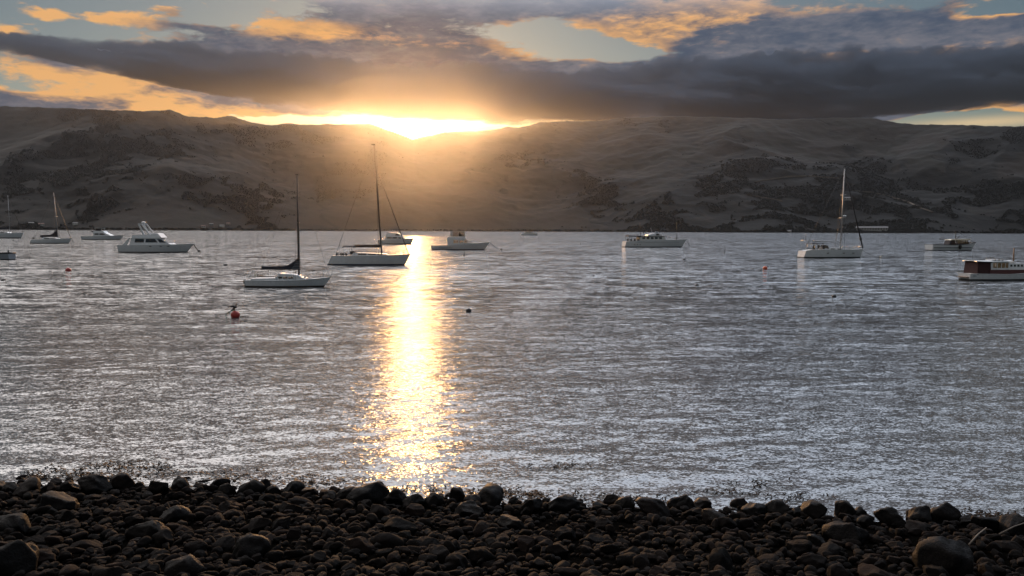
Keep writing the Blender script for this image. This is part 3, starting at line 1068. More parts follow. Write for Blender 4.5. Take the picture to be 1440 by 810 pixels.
def big_motor_yacht():
    t, s, mw = boat('motor_yacht', 'large white flybridge motor yacht with leaning radar arch and dark windows', 'motorboat', 222, 354.8, 3, 'motor cruisers')
    L = 100 * s; B = L * 0.30
    z, y = hull(t, L, B, [(0, 10.2 * s), (0.45, 10.4 * s), (1, 12.2 * s)], 10 * s, 0.8 * s, stern_w=0.92, boot=0.16, p=2.5)
    zd = 10.2 * s
    wf = lambda q: B * 0.40 - (q - zd) / (9.5 * s) * B * 0.05
    # saloon
    MB().prism([(-34 * s, zd - 0.1), (26 * s, zd - 0.1), (20 * s, zd + 2.2 * s), (7.5 * s, zd + 9.4 * s), (-32 * s, zd + 9.4 * s)], B * 0.40, B * 0.35).build('saloon', M['white'], t)
    windows(t, [quad(-27 * s, -14.5 * s, zd + 3.8 * s, zd + 8.6 * s, 0.8 * s, 0.4 * s),
                [(-12.5 * s, zd + 3.8 * s), (4.5 * s, zd + 3.8 * s), (0.5 * s, zd + 8.6 * s), (-11.5 * s, zd + 8.6 * s)]], wf, th=0.02)
    w = MB(); n = 0.035
    for (y0, y1) in ((-B * 0.35, -B * 0.12), (-B * 0.11, B * 0.11), (B * 0.12, B * 0.35)):
        a, b = (18.6 * s, zd + 3.0 * s), (9.2 * s, zd + 8.5 * s)
        w.add([(a[0] + n, y0, a[1] + n), (a[0] + n, y1, a[1] + n), (b[0] + n, y1 * 0.93, b[1] + n), (b[0] + n, y0 * 0.93, b[1] + n),
               (a[0] - .03, y0, a[1] - .03), (a[0] - .03, y1, a[1] - .03), (b[0] - .03, y1 * 0.93, b[1] - .03), (b[0] - .03, y0 * 0.93, b[1] - .03)],
              [(0, 1, 2, 3), (7, 6, 5, 4), (0, 4, 5, 1), (1, 5, 6, 2), (2, 6, 7, 3), (3, 7, 4, 0)])
    w.build('windscreen', M['glass'], t)
    windows(t, [[(7 * s, zd + 3.6 * s), (16 * s, zd + 3.6 * s), (8.8 * s, zd + 8.4 * s), (3.4 * s, zd + 8.4 * s)]], wf, th=0.02)
    # cockpit overhang and flybridge coaming
    MB().box(-46 * s, 5.5 * s, -B * 0.39, B * 0.39, zd + 9.45 * s, zd + 10.3 * s).build('flybridge_deck', M['white'], t)
    MB().prism([(-31 * s, zd + 10.3 * s), (6 * s, zd + 10.3 * s), (9.5 * s, zd + 10.5 * s), (4.5 * s, zd + 16.2 * s), (0 * s, zd + 16.6 * s), (-5 * s, zd + 14.8 * s), (-31 * s, zd + 13.6 * s)],
               B * 0.37, B * 0.33).build('flybridge', M['white'], t)
    m = MB()
    for k in (-1, 1):
        m.prism([(-45 * s, zd - 0.1), (-38 * s, zd - 0.1), (-33 * s, zd + 9.4 * s), (-35 * s, zd + 9.4 * s)], 0.05, 0.05, k * B * 0.36)
    m.build('cockpit_wing', M['white'], t)
    r = MB()
    for k in (-1, 1):
        r.tube([(-44 * s, k * B * 0.36, zd + 9.4 * s), (-47 * s, k * B * 0.36, zd)], 0.03, 6)
        r.tube([(-45 * s, k * B * 0.37, zd + 10.3 * s), (-45 * s, k * B * 0.37, zd + 13 * s), (-32 * s, k * B * 0.36, zd + 13.2 * s)], 0.03, 6)
    r.build('cockpit_rail', M['steel'], t)
    # radar arch leaning aft
    a = MB()
    for k in (-1, 1):
        a.prism([(-16 * s, zd + 13 * s), (-13.4 * s, zd + 13 * s), (-20.6 * s, zd + 29.2 * s), (-22.5 * s, zd + 29.2 * s)], 0.07, 0.06, k * B * 0.30)
        a.prism([(-8 * s, zd + 14 * s), (-5.6 * s, zd + 14 * s), (-17.2 * s, zd + 29.2 * s), (-18.6 * s, zd + 29.2 * s)], 0.06, 0.05, k * B * 0.30)
        a.box(-17.5 * s, -12.5 * s, k * B * 0.30 - 0.04, k * B * 0.30 + 0.04, zd + 22 * s, zd + 22.8 * s)
    a.box(-22.6 * s, -17.4 * s, -B * 0.31, B * 0.31, zd + 28.6 * s, zd + 30 * s)
    arch = a.build('radar_arch', M['white'], t)
    b = MB().ball((-18.5 * s, 0, zd + 31.4 * s), 0.42, 0.42, 0.18)
    b.tube([(-18.5 * s, 0, zd + 29.8 * s), (-18.5 * s, 0, zd + 31.5 * s)], 0.06, 6)
    b.build('radar_dome', M['white'], arch)
    MB().tube([(-21 * s, 1, zd + 29 * s), (-22.4 * s, 1, zd + 35 * s)], 0.025, 6).build('antenna', M['wire'], arch)
    MB().box(-12 * s, -9 * s, -0.5, 0.5, zd + 10.3 * s, zd + 17.4 * s).build('helm_seat', M['offwhite'], t)
    # swim platform
    p = MB().box(-L / 2 - 4.6 * s, -L / 2 + 0.6 * s, -B * 0.42, B * 0.42, 1.7 * s, 2.5 * s)
    sp = p.build('swim_platform', M['offwhite'], t)
    rr = MB()
    for k in (-1, 1):
        rr.tube([(-L / 2 - 4.3 * s, k * B * 0.38, 2.4 * s), (-L / 2 - 4.3 * s, k * B * 0.38, 10 * s), (-L / 2 + 0.3 * s, k * B * 0.38, 10 * s)], 0.03, 6)
    rr.build('platform_rail', M['steel'], sp)
    for k in (-1, 1):
        for x in (-6, 8, 18):
            MB().panel(quad(x * s, (x + 3) * s, zd - 1.7 * s, zd - 0.9 * s), lambda q, xx=x: y(xx * s) * 0.985, k, 0.05).build('porthole', M['glass'], t)
    bow_rail(t, L, z, y, 14 * s, 5.2 * s, 0.028, n=8, ext=0.2)
    mooring(mw @ Vector((L / 2, 0, 11.4 * s)), on_water(279.5, 353.6), 'thick mooring line from the bow of the big motor yacht', 0.07, 0.1)
    buoy(280, 354, 0.28, M['buoydark'], 'black buoy under the bow line of the big motor yacht', 'mooring buoys')


def near_sloop():
    t, s, mw = boat('sailing_yacht', 'near small white sloop with thick dark mast, striped sail cover and bow pulpit', 'sailboat', 406, 403.2, 2, 'sailing yachts')
    L = 118 * s; B = L * 0.31
    z, y = hull(t, L, B, [(0, 9.8 * s), (0.35, 9.6 * s), (0.7, 10.4 * s), (1, 13.6 * s)], 9.5 * s, 2.2 * s, stern_w=0.6, boot=0.11, p=2.0,
                boot_mat=paint('dark_boot', (0.03, 0.018, 0.012), 0.6, 0.4))
    zd = 9.8 * s
    MB().prism([(-50 * s, zd - 0.03), (-14 * s, zd - 0.03), (-14 * s, zd + 3.2 * s), (-48 * s, zd + 2.2 * s)], B * 0.36, B * 0.35).build('cockpit_coaming', M['white'], t)
    # cabin built as posts, sill and roof so its windows are see-through
    x0, x1, zb, wz0, wz1, zt = -17 * s, 20 * s, zd - 0.03, zd + 2.2 * s, zd + 5.0 * s, zd + 8.4 * s
    wb = B * 0.31
    c = MB()
    for k in (-1, 1):
        c.box(x0 + 1.5 * s, x1 - 1 * s, k * wb - 0.02, k * wb + 0.02, zb, wz0)
        c.prism([(x0 + 4.5 * s, wz1), (x1 - 3 * s, wz1), (x1 - 5 * s, wz1 + 1.2 * s), (x1 - 15 * s, zt - 0.6 * s), (x0 + 6.5 * s, zt)], 0.02, 0.02, k * wb)
        for xa, xb in ((x0 + 1.5 * s, x0 + 5.6 * s), (x0 + 11.0 * s, x0 + 12.2 * s), (x0 + 18.0 * s, x0 + 19.2 * s), (x0 + 26.0 * s, x1 - 1 * s)):
            c.box(xa, xb, k * wb - 0.019, k * wb + 0.019, wz0, wz1)
    c.prism([(x1 - 1.2 * s, zb), (x1 + 7 * s, zb), (x1 + 5.5 * s, zd + 2.2 * s), (x1 - 3 * s, wz1 + 0.4 * s)], wb * 0.98, wb * 0.9)
    c.prism([(x0 + 1.3 * s, zb), (x0 + 2.2 * s, zb), (x0 + 7.0 * s, zt), (x0 + 6.0 * s, zt)], wb, wb * 0.97)
    roof = [(x0 + 5.6 * s, zt), (x1 - 14 * s, zt - 0.5 * s), (x1 - 5 * s, wz1 + 1.1 * s), (x1 - 2.2 * s, wz1 + 0.2 * s)]
    c.sheet([[(px, -wb - 0.02, pz), (px, -wb * 0.5, pz + 0.045), (px, 0, pz + 0.06), (px, wb * 0.5, pz + 0.045), (px, wb + 0.02, pz)] for px, pz in roof], 0.03)
    c.build('cabin', M['white'], t)
    for k in (-1, 1):
        for xa, xb in ((5.6, 11.0), (12.2, 18.0), (19.2, 26.0)):
            MB().box(x0 + xa * s, x0 + xb * s, k * wb - 0.004, k * wb + 0.004, wz0, wz1).build('window', CLEAR, t)
    MB().box(25 * s, 33 * s, -0.25, 0.25, zd + 0.2 * s, zd + 2.4 * s).build('hatch', M['greypaint'], t)
    MB().ball((23.5 * s, -0.12, zd + 4.2 * s), 0.09).build('cowl_vent', M['offwhite'], t)
    xm = 14.5 * s
    m = MB().tube([(xm, 0, zt - 1.6 * s), (xm - 0.4 * s, 0, 157 * s)], 0.085, 10, 0.07)
    m.box(xm - 2.4 * s, xm + 1.4 * s, -0.05, 0.05, 156.2 * s, 157.6 * s)
    m.build('mast', M['darkmast'], t)
    MB().tube([(xm, 0, zd + 15 * s), (-38.5 * s, 0, zd + 15 * s)], 0.04, 6).build('boom', M['darkmast'], t)
    sail_cover(t, xm + 0.08, -37.5 * s, zd + 15.2 * s, 0.42, 0.125, M['canvas'], 0.9 * s, 0.75)
    zc = zd + 15.2 * s
    b = MB()
    for k in range(5):
        zz = zc + (1 + 2.2 * k) * s
        b.box(xm - (9.5 - 1.6 * k) * s, xm + 1.2 * s, -0.105, -0.08, zz, zz + 0.5 * s)
    b.build('cover_strap', M['greypaint'], t)
    wire(t, (-37 * s, 0, zd + 16.5 * s), (xm - 0.4 * s, 0, 156.5 * s), 0.007, 'topping_lift')
    MB().ball((-34.3 * s, 0, zd + 31 * s), 0.05).build('block', M['black'], t)
    wire(t, (xm - 0.4 * s, 0, 156 * s), (L / 2 - 0.1, 0, 13.8 * s), 0.006)
    wire(t, (xm - 0.4 * s, 0, 156 * s), (-L / 2 + 0.2, 0, 9.9 * s), 0.005)
    for k in (-1, 1):
        wire(t, (xm - 0.4 * s, 0, 156 * s), (xm - 1 * s, k * B * 0.46, zd), 0.005)
        wire(t, (xm - 0.3 * s, 0, 90 * s), (xm - 4 * s, k * B * 0.46, zd), 0.005)
    MB().tube([(xm - 0.2 * s, -B * 0.32, 90 * s), (xm - 0.2 * s, B * 0.32, 90 * s)], 0.018, 6).build('spreader', M['darkmast'], t)
    MB().tube([(-26 * s, 0, zd + 2 * s), (-26 * s, 0, zd + 15 * s)], 0.012, 6).build('boom_crutch', M['steel'], t)
    g = MB()
    for k in (-1, 1):
        g.tube([(46.5 * s, k * y(46 * s) * 0.9, z(46 * s) - 0.03), (49 * s, k * y(48 * s) * 0.9, zd + 11 * s), (52 * s, k * y(51 * s) * 0.85, zd + 12.4 * s),
                (L / 2 + 3.6 * s, 0, zd + 14 * s)], 0.022, 6)
        g.tube([(49 * s, k * y(48 * s) * 0.9, zd + 6.5 * s), (50 * s, k * y(48 * s) * 0.8, zd + 1 * s)], 0.018, 6)
    g.tube([(L / 2 + 3.6 * s, 0, zd + 14 * s), (L / 2 - 0.6 * s, 0, 13.6 * s)], 0.022, 6)
    g.build('bow_pulpit', M['steel'], t)
    g = MB()
    for k in (-1, 1):
        g.tube([(-50 * s, k * B * 0.27, zd), (-50 * s, k * B * 0.27, zd + 10.6 * s), (-57.5 * s, k * B * 0.24, zd + 10.8 * s), (-57.5 * s, k * B * 0.24, zd)], 0.014, 6)
        g.tube([(-54 * s, k * B * 0.25, zd), (-54 * s, k * B * 0.25, zd + 10.6 * s)], 0.012, 6)
    g.tube([(-57.5 * s, -B * 0.24, zd + 10.7 * s), (-57.5 * s, B * 0.24, zd + 10.7 * s)], 0.018, 6)
    g.build('stern_rail', M['steel'], t)
    MB().tube([(-44 * s, 0.05, zd + 6.0 * s), (-33 * s, 0.05, zd + 5.6 * s)], 0.018, 6).build('tiller', M['teak'], t)
    MB().box(-47 * s, -45 * s, -0.12, 0.12, zd + 5 * s, zd + 8.4 * s).build('horseshoe_lifebuoy', M['cream'], t)
    o = MB().box(-L / 2 - 3.6 * s, -L / 2 + 0.8 * s, -0.1, 0.1, 4.2 * s, 9.2 * s)
    o.tube([(-L / 2 - 1.6 * s, 0, 4.6 * s), (-L / 2 - 1.4 * s, 0, -0.3)], 0.045, 8)
    o.build('outboard_motor', M['black'], t)
    MB().box(-L / 2 - 0.6 * s, -L / 2 + 0.5 * s, -0.02, 0.02, -0.3, 11 * s).build('rudder', M['white'], t)
    mooring(mw @ Vector((L / 2 - 3.4 * s, 0, 10.6 * s)), mw @ Vector((L / 2 + 6 * s, -0.1, -0.05)), 'mooring line slanting into the water from the near sloop', 0.016, 0.02)


def centre_yacht():
    t, s, mw = boat('sailing_yacht', 'white yacht with dark awning and very tall raked mast beside the sun glitter', 'sailboat', 523, 372.6, 1, 'sailing yachts')
    L = 108 * s; B = L * 0.29
    z, y = hull(t, L, B, [(0, 13.2 * s), (0.5, 13.2 * s), (1, 15.4 * s)], 8.5 * s, -6.5 * s, stern_w=0.72, boot=0.16, p=2.2,
                boot_mat=M['navy'])
    zd = 13.2 * s
    MB().prism([(-28 * s, zd - 0.05), (26 * s, zd - 0.05), (20 * s, zd + 2.8 * s), (-24 * s, zd + 4.4 * s)], B * 0.30, B * 0.25).build('cabin', M['white'], t)
    windows(t, [quad(-18 * s, -6 * s, zd + 1.2 * s, zd + 3 * s), quad(-4 * s, 7 * s, zd + 1.2 * s, zd + 2.8 * s), quad(9 * s, 16 * s, zd + 1.2 * s, zd + 2.4 * s)],
            lambda q: B * 0.30 - (q - zd) / (4.4 * s) * B * 0.05, th=0.02)
    MB().prism([(-29 * s, zd + 1.5 * s), (-20 * s, zd + 3 * s), (-24 * s, zd + 6.6 * s), (-29 * s, zd + 6.4 * s)], B * 0.28, B * 0.22).build('spray_hood', M['canvas'], t)
    xm = 14 * s; top = (4.5 * s, 0, 167 * s)
    MB().tube([(xm, 0, zd), top], 0.11, 10, 0.08).build('mast', M['darkmast'], t)
    MB().box(top[0] - 0.35, top[0] + 0.15, -0.03, 0.03, 167 * s, 167 * s + 0.12).build('wind_vane', M['wire'], t)
    MB().tube([(xm, 0, zd + 12 * s), (-25 * s, 0, zd + 12.2 * s)], 0.07, 6).build('boom', M['darkmast'], t)
    sail_cover(t, xm - 0.1, -24 * s, zd + 12.0 * s, 0.0, 0.16, M['brown_canvas'], 0.3 * s)
    # bimini awning over the cockpit
    aw = MB()
    rows = [[(x * s, -B * 0.34, zd + zz * s), (x * s, 0, zd + (zz + 1.4) * s), (x * s, B * 0.34, zd + zz * s)] for x, zz in ((-40, 11.6), (-36, 12.4), (-26, 12.6), (-22, 12))]
    aw.sheet(rows, 0.05)
    awn = aw.build('awning', M['canvas'], t)
    pp = MB()
    for k in (-1, 1):
        pp.tube([(-31 * s, k * B * 0.33, zd), (-30 * s, k * B * 0.33, zd + 12 * s)], 0.022, 6)
        pp.tube([(-27.5 * s, k * B * 0.33, zd), (-31 * s, k * B * 0.33, zd + 12 * s)], 0.022, 6)
    pp.build('awning_frame', M['steel'], awn)
    wire(t, (xm - 7.5 * s, 0, 138 * s), (L / 2 - 2.5 * s, 0, 15.8 * s), 0.05)
    wire(t, top, (-L / 2 + 4 * s, 0, zd + 0.2), 0.014)
    for k in (-1, 1):
        wire(t, (xm - 7.5 * s, 0, 137 * s), (xm - 2 * s, k * B * 0.46, zd), 0.014)
    for h in (62, 104):
        MB().tube([(xm - h * 0.062 * s, -B * 0.3, h * s), (xm - h * 0.062 * s, B * 0.3, h * s)], 0.035, 6).build('spreader', M['darkmast'], t)
    side_rail(t, z, y, [x * s for x in (-48, -40, -32, -22, -12, 0, 12, 24, 36, 45)], 0.55)
    bow_rail(t, L, z, y, L * 0.4, 0.6)
    g = MB()
    for k in (-1, 1):
        g.tube([(-44 * s, k * B * 0.34, zd), (-44 * s, k * B * 0.34, zd + 4.8 * s), (-48.5 * s, k * B * 0.33, zd + 5 * s), (-48.5 * s, k * B * 0.33, zd)], 0.02, 6)
    g.tube([(-48.5 * s, -B * 0.33, zd + 5 * s), (-48.5 * s, B * 0.33, zd + 5 * s)], 0.02, 6)
    g.build('stern_rail', M['steel'], t)
    MB().tube([(-45 * s, -B * 0.3, zd), (-41 * s, -B * 0.3, zd + 27 * s)], 0.015, 6).build('whip_aerial', M['wire'], t)
    MB().tube([(-42 * s, B * 0.3, zd), (-39 * s, B * 0.3, zd + 30 * s)], 0.012, 6).build('whip_aerial', M['wire'], t)
    for x in (-47, -41, -38, -34):
        MB().ball((x * s, -B * 0.33, zd + 2.2 * s), 0.14, 0.12, 0.2).build('fender', M['buoydark'], t)


def sunlit_launch():
    t, s, mw = boat('motor_cruiser', 'rounded motor launch half hidden behind the tall yacht in the sun glitter', 'motorboat', 557, 343.2, -2, 'motor cruisers')
    L = 50 * s; B = L * 0.32
    z, y = hull(t, L, B, [(0, 6 * s), (0.5, 6.4 * s), (1, 8.2 * s)], 4 * s, 0.8 * s, stern_w=0.88, boot=0.2, p=2.5)
    zd = 6.3 * s
    MB().prism([(-15 * s, zd - 0.1), (16 * s, zd - 0.1), (9 * s, zd + 4 * s), (-14 * s, zd + 4.4 * s)], B * 0.39, B * 0.34).build('cabin', M['white'], t)
    windows(t, [quad(-12 * s, -5 * s, zd + 1.4 * s, zd + 3.4 * s), quad(-4 * s, 3 * s, zd + 1.4 * s, zd + 3.4 * s), quad(4 * s, 9 * s, zd + 1.4 * s, zd + 3.2 * s, 0, -2.2 * s)],
            lambda q: B * 0.39 - (q - zd) / (4.4 * s) * B * 0.05, th=0.03)
    MB().prism([(-14 * s, zd + 4.3 * s), (9 * s, zd + 4 * s), (7 * s, zd + 7.5 * s), (2 * s, zd + 9.4 * s), (-8 * s, zd + 9.8 * s), (-12.5 * s, zd + 8 * s)], B * 0.36, B * 0.28).build('flybridge', M['white'], t)
    windows(t, [[(-1 * s, zd + 5.8 * s), (6.5 * s, zd + 5.6 * s), (5 * s, zd + 7.4 * s), (1 * s, zd + 8.2 * s)]], lambda q: B * 0.36 - (q - zd - 4.3 * s) / (5.5 * s) * B * 0.08, th=0.03)
    f = MB()
    for k in range(5):
        x = (-11 + 4 * k) * s
        f.tube([(x, -B * 0.25, zd + 9 * s), (x + 0.6 * s, -B * 0.25, zd + 11.5 * s)], 0.05, 5)
        f.tube([(x, B * 0.25, zd + 9 * s), (x + 0.6 * s, B * 0.25, zd + 11.5 * s)], 0.05, 5)
    for k in (-1, 1):
        f.tube([(-11 * s, k * B * 0.25, zd + 11.3 * s), (-4 * s, k * B * 0.25, zd + 12.4 * s), (5 * s, k * B * 0.25, zd + 11.2 * s)], 0.05, 6)
    f.build('upper_rail', M['steel'], t)
    bow_rail(t, L, z, y, 8 * s, 0.7, 0.03)


def centre_cruiser():
    t, s, mw = boat('motor_cruiser', 'white cruiser with open glowing upper helm just right of the sun glitter', 'motorboat', 648, 351.2, 2, 'motor cruisers')
    L = 82 * s; B = L * 0.31
    z, y = hull(t, L, B, [(0, 6.2 * s), (0.35, 6.8 * s), (0.6, 8.2 * s), (1, 11 * s)], 8.5 * s, 0.6 * s, stern_w=0.9, boot=0.18, p=2.4, boot_mat=M['navy'])
    zd = 6.6 * s
    # lower saloon with see-through windows
    x0, x1, wb = -18 * s, 14 * s, B * 0.38
    w0, w1, zt = zd + 3.0 * s, zd + 6.9 * s, zd + 8.6 * s
    c = MB()
    for k in (-1, 1):
        c.box(x0, x1, k * wb - 0.03, k * wb + 0.03, zd - 0.1, w0)
        c.prism([(x0, w1), (x1 - 5.5 * s, w1), (x1 - 8.5 * s, zt), (x0, zt)], 0.03, 0.03, k * wb)
        for xa, xb in ((x0, x0 + 8 * s), (x0 + 15 * s, x0 + 16.2 * s), (x0 + 21.5 * s, x0 + 22.7 * s)):
            c.box(xa, xb, k * wb - 0.028, k * wb + 0.028, w0, w1)
    c.box(x0 - 0.08, x0, -wb, wb, zd - 0.1, zt)
    c.prism([(x1 - 0.1, zd), (x1 + 11 * s, zd + 1.2 * s), (x1 + 8 * s, zd + 3 * s), (x1 - 0.1, w0)], wb * 0.95, wb * 0.8)
    c.box(x0 - 1 * s, x1 - 8 * s, -wb - 0.1, wb + 0.1, zt, zt + 0.8 * s)
    c.build('saloon', M['white'], t)
    for k in (-1, 1):
        for xa, xb in ((8, 15), (16.2, 21.5), (22.7, 27)):
            MB().box(x0 + xa * s, x0 + xb * s, k * wb - 0.006, k * wb + 0.006, w0, w1).build('window', CLEAR, t)
    MB().prism([(x1 - 9 * s, zt), (x1 - 8 * s, zt), (x1 + 2 * s, w0), (x1 + 0.6 * s, w0)], wb * 0.9).build('windscreen', CLEAR, t)
    # flybridge: coaming, posts, hard top, clear side screens
    MB().prism([(-19 * s, zt + 0.8 * s), (8 * s, zt + 0.8 * s), (5 * s, zt + 3.4 * s), (-17 * s, zt + 3.4 * s)], wb * 0.97, wb * 0.9).build('flybridge', M['white'], t)
    hz = zd + 18.6 * s
    h = MB().box(-15.5 * s, 6.5 * s, -wb * 0.9, wb * 0.9, hz, hz + 0.7 * s)
    for x in (-14.5, -12.5, -3, 5.5):
        for k in (-1, 1):
            h.tube([(x * s, k * wb * 0.85, zt + 3 * s), (x * s + (0.6 * s if x < -10 else -0.3 * s), k * wb * 0.85, hz)], 0.055, 6)
    hard = h.build('hardtop', M['offwhite'], t)
    for k in (-1, 1):
        for xa, xb in ((-11.5, -3.2), (-2.6, 5.2)):
            MB().box(xa * s, xb * s, k * wb * 0.85 - 0.004, k * wb * 0.85 + 0.004, zt + 3.4 * s, hz).build('screen', CLEAR, hard)
    MB().ball((-1.5 * s, 0.2, zt + 5.2 * s), 0.34, 0.3, 0.6).build('helm_seat', M['canvas'], t)
    MB().box(1.5 * s, 3.2 * s, -0.6, 0.6, zt + 3 * s, zt + 6.2 * s).build('helm_console', M['offwhite'], t)
    for x in (-13, -8, 3):
        MB().tube([(x * s, 0.6, hz), (x * s - 0.2, 0.6, hz + 4 * s)], 0.02, 5).build('antenna', M['wire'], t)
    r = MB()
    for k in (-1, 1):
        pts = [(x * s, k * B * 0.42, zd + 6.6 * s) for x in (-38, -30, -19)]
        r.tube(pts, 0.035, 6)
        for x in (-38, -34, -30, -26, -22):
            r.tube([(x * s, k * B * 0.42, zd - 0.1), (x * s, k * B * 0.42, zd + 6.6 * s)], 0.03, 6)
    r.build('cockpit_rail', M['steel'], t)
    bow_rail(t, L, z, y, 10 * s, 4.4 * s, 0.028, n=7, ext=0.15)
    st = MB()
    for k in (-1, 1):
        st.panel([(-6 * s, 2.4 * s), (4 * s, 3.0 * s), (24 * s, 6.6 * s), (24 * s, 7.1 * s), (3 * s, 3.8 * s), (-6 * s, 3.2 * s)], lambda q: B * 0.474, k, 0.015)
    for k in (-1, 1):
        MB().panel(quad(-30 * s, -12 * s, 2.6 * s, 3.2 * s), lambda q: B * 0.475, k, 0.02).build('hull_stripe', M['navy'], t)
    mooring(mw @ Vector((L / 2, 0, 10.4 * s)), on_water(704, 351), 'thin mooring line from the bow of the glowing cruiser', 0.03, 0.3)
    buoy(705, 351, 0.26, M['buoydark'], 'dark buoy ahead of the cruiser with the glowing helm', 'mooring buoys')


def distant_launch():
    t, s, mw = boat('motor_launch', 'tiny distant launch alone below the far hills in mid harbour', 'motorboat', 745, 331.0, 2)
    L = 24 * s; B = L * 0.28
    z, y = hull(t, L, B, [(0, 2.2 * s), (0.5, 2.1 * s), (1, 2.9 * s)], 1.6 * s, 0.2 * s, stern_w=0.8, boot=0.3)
    zd = 2.1 * s
    MB().prism([(-8 * s, zd - 0.1), (8 * s, zd - 0.1), (6.5 * s, zd + 1.4 * s), (-8 * s, zd + 1.4 * s)], B * 0.36, B * 0.33).build('cabin', M['offwhite'], t)
    MB().prism([(-7 * s, zd + 1.4 * s), (3 * s, zd + 1.4 * s), (2 * s, zd + 3 * s), (-6.5 * s, zd + 3 * s)], B * 0.3, B * 0.26).build('wheelhouse', M['offwhite'], t)
    windows(t, [quad(-5 * s, -2 * s, zd + 1.8 * s, zd + 2.6 * s), quad(-1 * s, 1.6 * s, zd + 1.8 * s, zd + 2.6 * s)], lambda q: B * 0.3, th=0.05)
    MB().tube([(-2 * s, 0, zd + 3 * s), (-2 * s, 0, zd + 4.6 * s)], 0.06, 6).build('mast', M['alu'], t)


def charter_launch():
    t, s, mw = boat('motor_launch', 'long pale charter launch with aft canopy and raised wheelhouse', 'motorboat', 922, 347.6, 7.5, 'motor launches')
    L = 90 * s; B = L * 0.26
    z, y = hull(t, L, B, [(0, 8.0 * s), (0.25, 9.6 * s), (0.4, 10.6 * s), (1, 11.2 * s)], 7.5 * s, -2.0 * s, stern_w=0.85, boot=0.22, p=2.6)
    zd = 10.2 * s
    MB().prism([(-26 * s, zd - 0.1), (12 * s, zd - 0.1), (10 * s, zd + 5.0 * s), (-25 * s, zd + 4.6 * s)], B * 0.38, B * 0.36).build('deckhouse', M['offwhite'], t)
    windows(t, [quad((-22 + 6 * k) * s, (-18 + 6 * k) * s, zd + 1.4 * s, zd + 4.0 * s) for k in range(5)], lambda q: B * 0.38 - (q - zd) / (5 * s) * B * 0.02, th=0.04)
    # aft canopy on posts
    a = MB()
    a.sheet([[(-42 * s, -B * 0.4, zd + 5.6 * s), (-42 * s, 0, zd + 6.2 * s), (-42 * s, B * 0.4, zd + 5.6 * s)], [(-24 * s, -B * 0.4, zd + 5.6 * s), (-24 * s, 0, zd + 6.2 * s), (-24 * s, B * 0.4, zd + 5.6 * s)]], 0.2)
    for x in (-41, -33, -26):
        for k in (-1, 1):
            a.tube([(x * s, k * B * 0.38, 8 * s), (x * s, k * B * 0.38, zd + 5.5 * s)], 0.05, 6)
    a.build('canopy', M['canvas'], t)
    MB().box(-27 * s, 14 * s, -B * 0.4, B * 0.4, zd + 5.02 * s, zd + 5.7 * s).build('upper_deck', M['canvas'], t)
    MB().prism([(-14 * s, zd + 5.7 * s), (6 * s, zd + 5.7 * s), (4 * s, zd + 8.6 * s), (-3 * s, zd + 9.4 * s), (-13 * s, zd + 7.4 * s)], B * 0.32, B * 0.28).build('wheelhouse', M['white'], t)
    windows(t, [quad(-2 * s, 3 * s, zd + 6.6 * s, zd + 8.4 * s, 0, -1 * s)], lambda q: B * 0.318, th=0.02)
    MB().box(-0.5 * s, 3 * s, -0.5, 0.5, zd + 9.0 * s, zd + 12.0 * s).build('radar_mount', M['greypaint'], t)
    MB().tube([(-5 * s, 0, zd + 8 * s), (-7.6 * s, 0, zd + 17 * s)], 0.11, 8, 0.05).build('mast', M['alu'], t)
    MB().tube([(-22 * s, 0, zd + 5 * s), (-23 * s, 0, zd + 23 * s)], 0.05, 6).build('aerial', M['wire'], t)
    MB().tube([(-16 * s, 0.4, zd + 5 * s), (-19 * s, 0.4, zd + 16 * s)], 0.04, 6).build('aerial', M['wire'], t)
    MB().tube([(30.5 * s, 0, z(30 * s) - 0.05), (30 * s, 0, zd + 26 * s)], 0.05, 6).build('foremast', M['wire'], t)
    MB().box(29.9 * s, 31.1 * s, -0.12, 0.12, z(30 * s), z(30 * s) + 4.2 * s).build('bollard', M['black'], t)
    side_rail(t, z, y, [x * s for x in (14, 20, 26, 33, 39)], 4 * s, 'side_rail', r=0.022)
    for k in (-1, 1):
        for x in (-38, -33, -28):
            MB().ball((x * s, k * B * 0.36, 9.8 * s), 0.26, 0.15, 0.4).build('fender', M['buoydark'], t)
        MB().panel(quad(-30 * s, 30 * s, 7.1 * s, 7.6 * s), lambda q: B * 0.492, k, 0.02).build('rubbing_band', M['greypaint'], t)
    for k in (-1, 1):
        for x in (-34, -30, -26):
            MB().panel(quad(x * s, (x + 1.2) * s, 3.5 * s, 4.6 * s), lambda q: B * 0.45, k, 0.04).build('porthole', M['glass'], t)
    mooring(mw @ Vector((L / 2, 0, 10.6 * s)), mw @ Vector((L / 2 + 5.5 * s, 0, -0.05)), 'anchor line dropping from the bow of the charter launch', 0.04, 0.02)


